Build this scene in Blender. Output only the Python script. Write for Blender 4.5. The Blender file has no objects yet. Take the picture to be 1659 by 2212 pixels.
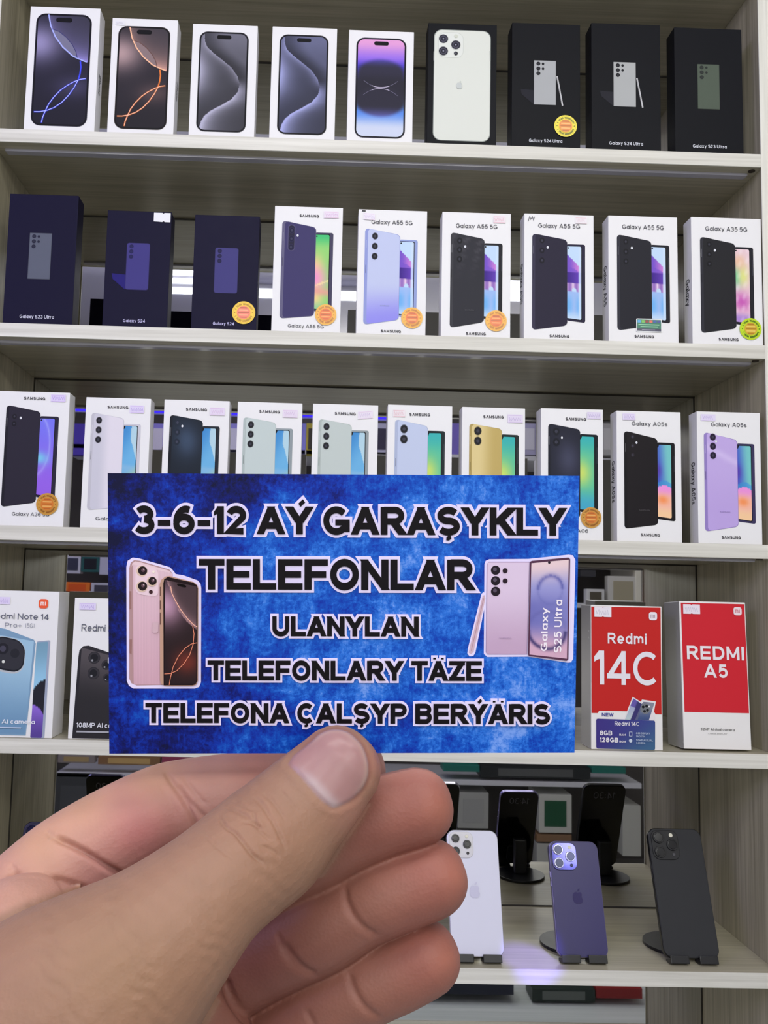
import bpy, bmesh, math, random
import numpy as np
from mathutils import Vector, Matrix

random.seed(7)
rng = np.random.default_rng(7)
SC = bpy.context.scene
COL = SC.collection

# ------------------------------------------------------------------ camera
ZO = 1.45                                  # the calibrated height zero stands 1.45 m above the floor
CX, CZ, YAW, PITCH, ROLL, FPX, PPX, PPY = -0.101748, -0.028785, 0.018934, 0.089944, 0.024188, 1864.233, 724.354, 1117.807
CAMLOC = np.array([CX, -1.13, CZ + ZO])
_cy, _sy, _cp, _sp = math.cos(YAW), math.sin(YAW), math.cos(PITCH), math.sin(PITCH)
FW = np.array([_sy * _cp, _cy * _cp, _sp])
_r0 = np.array([_cy, -_sy, 0.0]); _u0 = np.cross(_r0, FW)
RT = math.cos(ROLL) * _r0 + math.sin(ROLL) * _u0
UP = -math.sin(ROLL) * _r0 + math.cos(ROLL) * _u0
cam = bpy.data.cameras.new('camera'); camo = bpy.data.objects.new('camera', cam); COL.objects.link(camo)
cam.lens = FPX / 2212 * 36; cam.sensor_width = 36; cam.sensor_fit = 'AUTO'
cam.shift_x = (829.5 - PPX) / 2212; cam.shift_y = (PPY - 1106) / 2212
cam.clip_start = 0.01; cam.clip_end = 60
_M = Matrix.Identity(4)
for _i in range(3):
    _M[_i][0] = RT[_i]; _M[_i][1] = UP[_i]; _M[_i][2] = -FW[_i]; _M[_i][3] = CAMLOC[_i]
camo.matrix_world = _M
SC.camera = camo

# ------------------------------------------------------------------ world and lamps, exposure
SC.view_settings.view_transform = 'Standard'; SC.view_settings.look = 'None'
SC.view_settings.gamma = 1.0; SC.view_settings.use_curve_mapping = False
SC.view_settings.exposure = -0.08
W = bpy.data.worlds.new('shop_air'); SC.world = W; W.use_nodes = True
W.node_tree.nodes['Background'].inputs[0].default_value = (1.0, 0.97, 0.90, 1)
W.node_tree.nodes['Background'].inputs[1].default_value = 0.46

def area(name, loc, target, sx, sy, power, col):
    l = bpy.data.lights.new(name, 'AREA'); l.shape = 'RECTANGLE'; l.size = sx; l.size_y = sy; l.energy = power; l.color = col
    o = bpy.data.objects.new(name, l); COL.objects.link(o); o.location = loc
    d = Vector(target) - Vector(loc); o.rotation_euler = d.to_track_quat('-Z', 'Y').to_euler()
    return o
CEIL = ZO + 1.33
area('ceiling_panel_light', (0.1, -1.33, CEIL - 0.03), (0.05, -0.75, 1.2), 1.6, 0.4, 16, (1.0, 1.0, 0.92))
area('shop_light_warm', (0.5, -2.95, CEIL - 0.05), (0.1, 0, 1.3), 1.6, 0.7, 34, (1.0, 1.0, 0.90))
area('shop_light_violet', (-1.9, -1.7, CEIL - 0.35), (-0.45, 0, 1.3), 0.7, 0.7, 13, (0.50, 0.47, 1.0))
area('fill_light_high', (0.1, -2.2, ZO + 0.935), (0.0, 0, 1.5), 2.4, 0.29, 10, (1.0, 1.0, 0.92))  # added front fill, set high where the mirror gaps miss it
area('fill_light_mid', (-0.05, -2.2, ZO + 0.30), (0.0, 0, 1.4), 1.9, 0.26, 7.5, (1.0, 1.0, 0.92))  # added fill at mid height, brightens the card and shelf fronts
area('fill_light_low', (-0.05, -2.2, ZO - 0.34), (0.0, 0, 1.5), 1.8, 0.40, 2.6, (1.0, 0.98, 0.90))  # added low fill from the front, lifts the shelf undersides

# ------------------------------------------------------------------ pixel measurement helpers
def ray(px, py):
    d = FW + RT * ((px - PPX) / FPX) - UP * ((py - PPY) / FPX)
    return d
def at_y(px, py, Y):
    d = ray(px, py); t = (Y - CAMLOC[1]) / d[1]; return CAMLOC + d * t
def at_z(px, py, Z):
    d = ray(px, py); t = (Z - CAMLOC[2]) / d[2]; return CAMLOC + d * t
def at_d(px, py, depth):
    return CAMLOC + ray(px, py) * depth
DEPTH = 0.224
def seen_in_mirror(px, py, Y):              # where a thing stands that the mirror shows at this pixel
    p = at_y(px, py, 2 * DEPTH - Y); p[1] = Y; return p
def to_px(P):
    d = np.asarray(P) - CAMLOC; z = d @ FW
    return np.stack([PPX + FPX * (d @ RT) / z, PPY - FPX * (d @ UP) / z], -1), z

_t = at_z(1143, 2072, ZO - 0.4927)
_l = bpy.data.lights.new('added_blue_spot', 'SPOT'); _l.energy = 420; _l.color = (0.22, 0.16, 1.0); _l.spot_size = math.radians(2.0); _l.spot_blend = 0.35; _l.shadow_soft_size = 0.01  # added spot, throws the violet patch onto the lowest shelf
_o = bpy.data.objects.new('added_blue_spot', _l); COL.objects.link(_o); _o.location = (0.55, -1.6, CEIL - 0.3)
_o.rotation_euler = (Vector(_t) - Vector(_o.location)).to_track_quat('-Z', 'Y').to_euler()
# ------------------------------------------------------------------ materials
def lin(c):
    c = np.asarray(c, float) / 255.0
    return np.where(c <= 0.04045, c / 12.92, ((c + 0.055) / 1.055) ** 2.4)
_mats = {}
def mat(name, rgb, rough=0.5, metal=0.0, spec=0.4, emit=0.0, coat=0.0):
    if name in _mats: return _mats[name]
    m = bpy.data.materials.new(name); m.use_nodes = True
    b = m.node_tree.nodes['Principled BSDF']; c = lin(rgb)
    b.inputs['Base Color'].default_value = (*c, 1); b.inputs['Roughness'].default_value = rough
    b.inputs['Metallic'].default_value = metal; b.inputs['Specular IOR Level'].default_value = spec
    b.inputs['Coat Weight'].default_value = coat; b.inputs['Coat Roughness'].default_value = 0.1
    if emit:
        b.inputs['Emission Color'].default_value = (*c, 1); b.inputs['Emission Strength'].default_value = emit
    else:                                                     # a little grain so no surface is perfectly even
        n = m.node_tree.nodes; L = m.node_tree.links
        tc = n.new('ShaderNodeTexCoord'); nz = n.new('ShaderNodeTexNoise'); nz.inputs['Scale'].default_value = 60
        mr = n.new('ShaderNodeMapRange'); mr.inputs[3].default_value = max(0.02, rough - 0.05); mr.inputs[4].default_value = min(1, rough + 0.05)
        L.new(tc.outputs['Object'], nz.inputs['Vector']); L.new(nz.outputs['Fac'], mr.inputs[0]); L.new(mr.outputs[0], b.inputs['Roughness'])
    _mats[name] = m; return m

def ink_mat(name, rough, spec=0.2, coat=0.0):
    m = bpy.data.materials.new(name); m.use_nodes = True; n = m.node_tree.nodes; L = m.node_tree.links
    b = n['Principled BSDF']; a = n.new('ShaderNodeVertexColor'); a.layer_name = 'Ink'
    L.new(a.outputs['Color'], b.inputs['Base Color']); b.inputs['Roughness'].default_value = rough
    b.inputs['Specular IOR Level'].default_value = spec; b.inputs['Coat Weight'].default_value = coat
    return m
INK = ink_mat('printed_ink', 0.5, 0.15)
INK_GLOSS = ink_mat('glossy_sticker_ink', 0.25, 0.4)

def wood(name, a, b_, axis, rough=0.35, scale=1.0):
    """pale grey-beige laminate, grain running along the axis"""
    m = bpy.data.materials.new(name); m.use_nodes = True; n = m.node_tree.nodes; L = m.node_tree.links
    b = n['Principled BSDF']
    tc = n.new('ShaderNodeTexCoord'); mp = n.new('ShaderNodeMapping'); L.new(tc.outputs['Object'], mp.inputs['Vector'])
    s = [70 * scale] * 3; s[axis] = 2.2 * scale; mp.inputs['Scale'].default_value = s
    nz = n.new('ShaderNodeTexNoise'); nz.inputs['Scale'].default_value = 1.0; nz.inputs['Detail'].default_value = 6; nz.inputs['Roughness'].default_value = 0.65
    nz.inputs['Distortion'].default_value = 0.6
    L.new(mp.outputs[0], nz.inputs['Vector'])
    mp2 = n.new('ShaderNodeMapping'); L.new(tc.outputs['Object'], mp2.inputs['Vector'])
    s2 = [260 * scale] * 3; s2[axis] = 5 * scale; mp2.inputs['Scale'].default_value = s2
    nz2 = n.new('ShaderNodeTexNoise'); nz2.inputs['Scale'].default_value = 1.0; nz2.inputs['Detail'].default_value = 3
    L.new(mp2.outputs[0], nz2.inputs['Vector'])
    mix = n.new('ShaderNodeMix'); mix.data_type = 'FLOAT'; mix.inputs[0].default_value = 0.35
    L.new(nz.outputs['Fac'], mix.inputs[2]); L.new(nz2.outputs['Fac'], mix.inputs[3])
    cr = n.new('ShaderNodeValToRGB'); cr.color_ramp.elements[0].position = 0.36; cr.color_ramp.elements[1].position = 0.62
    cr.color_ramp.elements[0].color = (*lin(a), 1); cr.color_ramp.elements[1].color = (*lin(b_), 1)
    L.new(mix.outputs[0], cr.inputs['Fac']); L.new(cr.outputs['Color'], b.inputs['Base Color'])
    b.inputs['Roughness'].default_value = rough; b.inputs['Specular IOR Level'].default_value = 0.5
    bp = n.new('ShaderNodeBump'); bp.inputs['Strength'].default_value = 0.05; bp.inputs['Distance'].default_value = 0.001
    L.new(mix.outputs[0], bp.inputs['Height']); L.new(bp.outputs[0], b.inputs['Normal'])
    return m
WOOD_X = wood('laminate_board', (158, 152, 130), (188, 181, 158), 0, 0.30)
WOOD_EDGE = wood('laminate_edge', (198, 195, 184), (232, 230, 221), 0, 0.45, 0.8)
WOOD_Z = wood('laminate_side', (146, 139, 118), (188, 180, 157), 2, 0.40)
WOOD_Z_EDGE = wood('laminate_side_edge', (205, 203, 192), (232, 230, 220), 2, 0.45)

# ------------------------------------------------------------------ object helpers
def empty(name, loc=(0, 0, 0), rot=(0, 0, 0)):
    o = bpy.data.objects.new(name, None); COL.objects.link(o); o.location = loc; o.rotation_euler = rot
    o.empty_display_size = 0.02
    return o
def tag(o, label=None, cat=None, group=None, kind=None):
    if label: o['label'] = label
    if cat: o['category'] = cat
    if group: o['group'] = group
    if kind: o['kind'] = kind
    return o
def link_mesh(name, verts, faces, m, parent=None, smooth=False, mi=None):
    me = bpy.data.meshes.new(name); me.from_pydata([tuple(map(float, v)) for v in verts], [], faces)
    for x in (m if isinstance(m, (list, tuple)) else [m]): me.materials.append(x)
    if mi is not None:
        me.polygons.foreach_set('material_index', mi)
    if smooth: me.polygons.foreach_set('use_smooth', [True] * len(me.polygons))
    me.update()
    o = bpy.data.objects.new(name, me); COL.objects.link(o)
    if parent: o.parent = parent
    return o
def bm_obj(name, bm, m, parent=None, smooth=False):
    me = bpy.data.meshes.new(name); bm.normal_update(); bm.to_mesh(me); bm.free()
    for x in (m if isinstance(m, (list, tuple)) else [m]): me.materials.append(x)
    if smooth: me.polygons.foreach_set('use_smooth', [True] * len(me.polygons))
    o = bpy.data.objects.new(name, me); COL.objects.link(o)
    if parent: o.parent = parent
    return o
def add_box(bm, lo, hi, bevel=0.0, seg=2, mi=0):
    r = bmesh.ops.create_cube(bm, size=1.0); vs = r['verts']
    c = [(a + b) / 2 for a, b in zip(lo, hi)]; s = [b - a for a, b in zip(lo, hi)]
    for v in vs: v.co = Vector([c[i] + v.co[i] * s[i] for i in range(3)])
    fs = set(f for v in vs for f in v.link_faces)
    for f in fs: f.material_index = mi
    if bevel > 0:
        es = set(e for v in vs for e in v.link_edges)
        bmesh.ops.bevel(bm, geom=list(es), offset=bevel, segments=seg, profile=0.6, affect='EDGES')
def box_obj(name, lo, hi, m, parent=None, bevel=0.0, seg=2):
    bm = bmesh.new(); add_box(bm, lo, hi, bevel, seg); return bm_obj(name, bm, m, parent)
def rr_outline(w, h, r, n=6):
    """rounded rectangle outline centred on the origin, counter-clockwise"""
    pts = []
    for cx, cy, a0 in ((w / 2 - r, h / 2 - r, 0), (-w / 2 + r, h / 2 - r, 90), (-w / 2 + r, -h / 2 + r, 180), (w / 2 - r, -h / 2 + r, 270)):
        for k in range(n + 1):
            a = math.radians(a0 + 90 * k / n); pts.append((cx + r * math.cos(a), cy + r * math.sin(a)))
    return pts
def slab(name, w, h, r, t, m, parent=None, edge=0.0008, loc=(0, 0, 0), n=8):
    """rounded slab in the XZ plane, y from 0 (front) to t, softly rounded edges; centred on loc"""
    prof = [(0, -edge), (edge * 0.3, -edge * 0.3), (edge, 0), (t - edge, 0), (t - edge * 0.3, -edge * 0.3), (t, -edge)]
    rings = []
    for y, d in prof:
        rings.append([(x + loc[0], y + loc[1], z + loc[2]) for x, z in rr_outline(w + 2 * d, h + 2 * d, max(r + d, 1e-4), n)])
    N = len(rings[0]); vs = [p for rg in rings for p in rg]; fs = []
    for i in range(len(rings) - 1):
        for k in range(N):
            k2 = (k + 1) % N; fs.append((i * N + k, (i + 1) * N + k, (i + 1) * N + k2, i * N + k2))
    fs.append(tuple(range(N))); fs.append(tuple(reversed(range((len(rings) - 1) * N, len(rings) * N))))
    return link_mesh(name, vs, fs, m, parent)
def disc_obj(name, r, t, m, parent=None, loc=(0, 0, 0), axis='y', n=32, edge=0.0005):
    prof = [(0, r - edge), (edge * 0.3, r - 0.3 * edge), (edge, r), (t - edge, r), (t - edge * .3, r - edge * .3), (t, r - edge)]
    vs, fs = [], []
    for h, rr in prof:
        for k in range(n):
            a = 2 * math.pi * k / n
            p = (rr * math.cos(a), h, rr * math.sin(a)) if axis == 'y' else (rr * math.cos(a), rr * math.sin(a), h)
            vs.append([p[i] + loc[i] for i in range(3)])
    P = len(prof)
    for i in range(P - 1):
        for k in range(n):
            k2 = (k + 1) % n; f = (i * n + k, (i + 1) * n + k, (i + 1) * n + k2, i * n + k2)
            fs.append(f if axis == 'y' else f[::-1])
    a, b = tuple(range(n)), tuple(reversed(range((P - 1) * n, P * n)))
    fs += [a, b] if axis == 'y' else [a[::-1], b[::-1]]
    return link_mesh(name, vs, fs, m, parent)

# ------------------------------------------------------------------ stroke lettering
def E_(cx, cy, rx, ry, a0, a1, n=14):
    return [(cx + rx * math.cos(math.radians(a0 + (a1 - a0) * k / n)), cy + ry * math.sin(math.radians(a0 + (a1 - a0) * k / n))) for k in range(n + 1)]
X = 0.70                                     # x-height
def bowl(): return ('C', E_(.5, .35, .5, .35, 0, 360, 22)[:-1])
_S = E_(.5, .755, .47, .245, 28, 255) + E_(.5, .26, .5, .26, 82, -152)
GL = {
 'A': (.80, [('D', 0, 0, .5, 1), ('D', 1, 0, .5, 1), ('B', [(.2, .26), (.8, .26)])]),
 'Λ': (.78, [('D', 0, 0, .5, 1), ('D', 1, 0, .5, 1)]),
 'B': (.68, [('P', [(0, 0), (0, 1)]), ('B', [(0, 1), (.62, 1)] + E_(.62, .76, .34, .24, 90, -90) + [(0, .52)]), ('B', [(0, 0), (.64, 0)] + E_(.64, .26, .36, .26, -90, 90) + [(0, .52)])]),
 'C': (.74, [('P', E_(.52, .5, .52, .5, 48, 312, 22))]),
 'D': (.72, [('P', [(0, 0), (0, 1)]), ('B', [(0, 1), (.5, 1)] + E_(.5, .5, .5, .5, 90, -90) + [(0, 0)])]),
 'E': (.62, [('P', [(0, 0), (0, 1)]), ('P', [(0, 0), (1, 0)]), ('P', [(0, .5), (.92, .5)]), ('P', [(0, 1), (1, 1)])]),
 'F': (.58, [('P', [(0, 0), (0, 1)]), ('P', [(0, .5), (.9, .5)]), ('P', [(0, 1), (1, 1)])]),
 'G': (.78, [('P', E_(.5, .5, .5, .5, 42, 330, 22)), ('P', [(.62, .42), (1, .42)]), ('P', [(1, .42), (1, .12)])]),
 'H': (.72, [('P', [(0, 0), (0, 1)]), ('P', [(1, 0), (1, 1)]), ('P', [(0, .5), (1, .5)])]),
 'I': (0, [('P', [(0, 0), (0, 1)])]),
 'K': (.70, [('P', [(0, 0), (0, 1)]), ('D', .12, .36, 1, 1), ('D', .42, .56, 1, 0)]),
 'L': (.58, [('P', [(0, 0), (0, 1)]), ('P', [(0, 0), (1, 0)])]),
 'M': (.82, [('P', [(0, 0), (0, 1)]), ('P', [(1, 0), (1, 1)]), ('D', 0, 1, .5, .1), ('D', 1, 1, .5, .1)]),
 'N': (.72, [('P', [(0, 0), (0, 1)]), ('P', [(1, 0), (1, 1)]), ('D', 0, 1, 1, 0)]),
 'O': (.80, [('C', E_(.5, .5, .5, .5, 0, 360, 28)[:-1])]),
 'P': (.66, [('P', [(0, 0), (0, 1)]), ('B', [(0, 1), (.6, 1)] + E_(.6, .73, .4, .27, 90, -90) + [(0, .46)])]),
 'R': (.70, [('P', [(0, 0), (0, 1)]), ('B', [(0, 1), (.6, 1)] + E_(.6, .74, .36, .26, 90, -90) + [(0, .48)]), ('D', .5, .48, 1, 0)]),
 'S': (.66, [('P', _S)]),
 'T': (.66, [('P', [(.5, 0), (.5, 1)]), ('P', [(0, 1), (1, 1)])]),
 'U': (.72, [('P', [(0, 1), (0, .36)] + E_(.5, .36, .5, .36, 180, 360) + [(1, 1)])]),
 'V': (.74, [('D', 0, 1, .5, 0), ('D', 1, 1, .5, 0)]),
 'W': (1.1, [('D', 0, 1, .25, 0), ('D', .5, 1, .25, 0), ('D', .5, 1, .75, 0), ('D', 1, 1, .75, 0)]),
 'Y': (.74, [('D', 0, 1, .5, .40), ('D', 1, 1, .5, .40), ('P', [(.5, .45), (.5, 0)])]),
 'Z': (.62, [('P', [(0, 1), (1, 1)]), ('P', [(0, 0), (1, 0)]), ('D', 0, 0, 1, 1)]),
 '0': (.60, [('C', E_(.5, .5, .5, .5, 0, 360, 26)[:-1])]),
 '1': (.17, [('P', [(1, 0), (1, 1)]), ('F', [(-.5, .70), (-.5, .88), (.4, 1.2), (1.0, 1.2), (1.0, .82), (.2, .78)])]),
 '2': (.56, [('P', E_(.5, .73, .48, .27, 165, -25) + [(.02, 0), (1, 0)])]),
 '3': (.58, [('P', E_(.46, .765, .44, .235, 150, -85)), ('P', E_(.46, .265, .52, .265, 88, -152))]),
 '4': (.62, [('T', [(.74, 1.0), (.0, .22)]), ('P', [(0, .22), (1, .22)]), ('P', [(.76, 0), (.76, 1)])]),
 '5': (.58, [('P', [(.92, 1), (.14, 1), (.08, .55)] + E_(.47, .33, .5, .33, 125, -152))]),
 '6': (.60, [('C', E_(.5, .32, .5, .32, 0, 360, 24)[:-1]), ('P', E_(.62, .40, .62, .60, 68, 180, 12))]),
 '8': (.60, [('C', E_(.5, .77, .43, .23, 0, 360, 20)[:-1]), ('C', E_(.5, .27, .5, .27, 0, 360, 22)[:-1])]),
 'a': (.56, [bowl(), ('P', [(1, 0), (1, X)])]),
 'c': (.52, [('P', E_(.52, .35, .52, .35, 48, 312, 18))]),
 'd': (.56, [bowl(), ('P', [(1, 0), (1, 1)])]),
 'e': (.56, [('P', E_(.5, .35, .5, .35, 0, 318, 18)), ('P', [(0, .35), (1, .35)])]),
 'h': (.52, [('P', [(0, 0), (0, 1)]), ('P', E_(.5, .38, .5, .32, 180, 0, 12) + [(1, 0)])]),
 'p': (.56, [bowl(), ('P', [(0, -.32), (0, X)])]),
 'i': (0, [('P', [(0, 0), (0, X)]), ('P', [(0, .96), (0, .98)])]),
 'l': (0, [('P', [(0, 0), (0, 1)])]),
 'm': (.86, [('P', [(0, 0), (0, X)]), ('P', E_(.25, .42, .25, .28, 180, 0, 10) + [(.5, 0)]), ('P', E_(.75, .42, .25, .28, 180, 0, 10) + [(1, 0)])]),
 'n': (.52, [('P', [(0, 0), (0, X)]), ('P', E_(.5, .38, .5, .32, 180, 0, 12) + [(1, 0)])]),
 'o': (.58, [bowl()]),
 'r': (.30, [('P', [(0, 0), (0, X)]), ('P', E_(.8, .30, .8, .40, 180, 80, 8))]),
 's': (.46, [('P', [(x, y * X) for x, y in _S])]),
 't': (.32, [('P', [(.35, .95), (.35, .18)] + E_(.85, .18, .5, .18, 180, 270, 6)), ('P', [(-.1, X), (1, X)])]),
 'u': (.52, [('P', [(0, X), (0, .32)] + E_(.5, .32, .5, .32, 180, 360) + [(1, X)]), ('P', [(1, 0), (1, X)])]),
 'x': (.52, [('D', 0, 0, 1, X), ('D', 0, X, 1, 0)]),
 'y': (.54, [('D', 0, X, .5, 0), ('D', 1, X, .28, -.32)]),
 '-': (.28, [('P', [(.1, .36), (.9, .36)])]),
 ':': (0, [('P', [(0, .15), (0, .17)]), ('P', [(0, .6), (0, .62)])]),
 '+': (.5, [('P', [(0, .4), (1, .4)]), ('P', [(.5, .1), (.5, .7)])]),
 '(': (.2, [('P', E_(1, .5, 1, .62, 120, 240, 10))]),
 ')': (.2, [('P', E_(0, .5, 1, .62, 60, -60, 10))]),
 '.': (0, [('P', [(0, 0), (0, .02)])]),
}
CED = [('Q', [(.5, -.14), (.56, -.20), (.58, -.27), (.5, -.31), (.38, -.30)])]
GL['Ş'] = (GL['S'][0], GL['S'][1] + CED); GL['Ç'] = (GL['C'][0], GL['C'][1] + CED)
GL['Ý'] = (GL['Y'][0], GL['Y'][1] + [('A', [(.50, 1.20), (.74, 1.40)])])
GL['Ä'] = (GL['A'][0], GL['A'][1] + [('A', [(.22, 1.24), (.22, 1.34)]), ('A', [(.78, 1.24), (.78, 1.34)])])

def strip(pts, w, ext, closed=False):
    """polyline -> list of quads of width w, square ends lengthened by ext, mitred corners"""
    P = [np.array(p, float) for p in pts]
    P = [P[0]] + [P[i] for i in range(1, len(P)) if np.linalg.norm(P[i] - P[i - 1]) > 1e-4]; n = len(P)
    if not closed:
        a = P[0] - P[1]; P[0] = P[0] + a / (np.linalg.norm(a) + 1e-9) * ext
        a = P[-1] - P[-2]; P[-1] = P[-1] + a / (np.linalg.norm(a) + 1e-9) * ext
    segs = n if closed else n - 1; D = []
    for i in range(segs):
        d = P[(i + 1) % n] - P[i]; D.append(d / (np.linalg.norm(d) + 1e-9))
    nr = lambda d: np.array([-d[1], d[0]])
    Lf, Rg = [], []
    for i in range(n):
        if closed: d0, d1 = D[i - 1], D[i]
        else: d0 = D[max(0, i - 1)]; d1 = D[min(segs - 1, i)]
        m = nr(d0) + nr(d1); L = np.linalg.norm(m)
        if L < 1e-6: m = nr(d1); k = 1
        else: m = m / L; k = min(1.0 / max(0.3, m @ nr(d1)), 2.2)
        Lf.append(P[i] + m * k * w / 2); Rg.append(P[i] - m * k * w / 2)
    return [[Lf[i], Rg[i], Rg[(i + 1) % n], Lf[(i + 1) % n]] for i in range(segs)]

def glyph_polys(ch, w, bar, o, wide):
    """polygons of a glyph in cap-height units; w stem weight, bar weight of level strokes, o outline growth"""
    gw, strokes = GL[ch]; gw = gw * wide + w
    mx = lambda x: w / 2 + x * max(gw - w, 1e-6) if gw > w + 1e-6 else w / 2
    my = lambda y: bar / 2 + y * (1 - bar)
    out = []
    for s in strokes:
        if s[0] == 'D':
            x0, y0, x1, y1 = mx(s[1]), my(s[2]), mx(s[3]), my(s[4])
            if y0 > y1: x0, y0, x1, y1 = x1, y1, x0, y0
            dx, dy = x1 - x0, y1 - y0; L = math.hypot(dx, dy); k = dx / dy
            ww = w * (0.80 if ch in 'NM' else 0.96)
            hw = (ww / 2 + o) * min(L / dy, 1.6)
            vb, vt = min(s[2], s[4]), max(s[2], s[4])
            free = lambda v: v <= 0.0 or v >= 0.999 or abs(v - X) < 1e-6
            fb, ft = (bar / 2 + o if free(vb) else o), (bar / 2 + o if free(vt) else o)
            yb, yt = y0 - fb, y1 + ft
            xb, xt = x0 - k * fb * 0.4, x1 + k * ft * 0.4    # the outer feet stay inside the letter's width
            out.append([(xb - hw, yb), (xb + hw, yb), (xt + hw, yt), (xt - hw, yt)])
        elif s[0] == 'F':
            pts = [np.array((mx(x), min(my(y), 1.0))) for x, y in s[1]]
            c = sum(pts) / len(pts)
            out.append([tuple(p + (p - c) / np.linalg.norm(p - c) * o) for p in pts])
        else:
            pts = [(mx(x), my(y)) for x, y in s[1]]
            ww = w
            if s[0] == 'P' and len(pts) == 2 and abs(pts[0][1] - pts[1][1]) < 1e-6: ww = bar
            if s[0] == 'B': ww = (w + 2 * bar) / 3
            if s[0] == 'Q': ww = w * 0.42
            if s[0] == 'A': ww = w * 0.55
            if s[0] == 'C' or (s[0] == 'P' and len(pts) > 8): ww = (w + bar) / 2
            level = s[0] == 'P' and len(pts) == 2 and ww == bar
            ext = (w / 2 if level else bar / 2) + o
            if s[0] in 'BQT': ext = o
            if s[0] == 'A': ext = o
            if s[0] == 'P' and len(pts) > 8: ext = bar / 2 + o if ch in 'Uun' else o
            out += strip(pts, ww + 2 * o, ext, s[0] == 'C')
    return out, gw
def text_polys(s, w=.16, bar=None, o=0.0, wide=1.0, gap=.14, space=.36):
    bar = bar or w; x = 0; out = []
    for ch in s:
        if ch == ' ': x += space; continue
        ps, gw = glyph_polys(ch, w, bar, o, wide)
        for p in ps: out.append([(a + x, b) for a, b in p])
        x += gw + gap
    return out, x - gap

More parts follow.
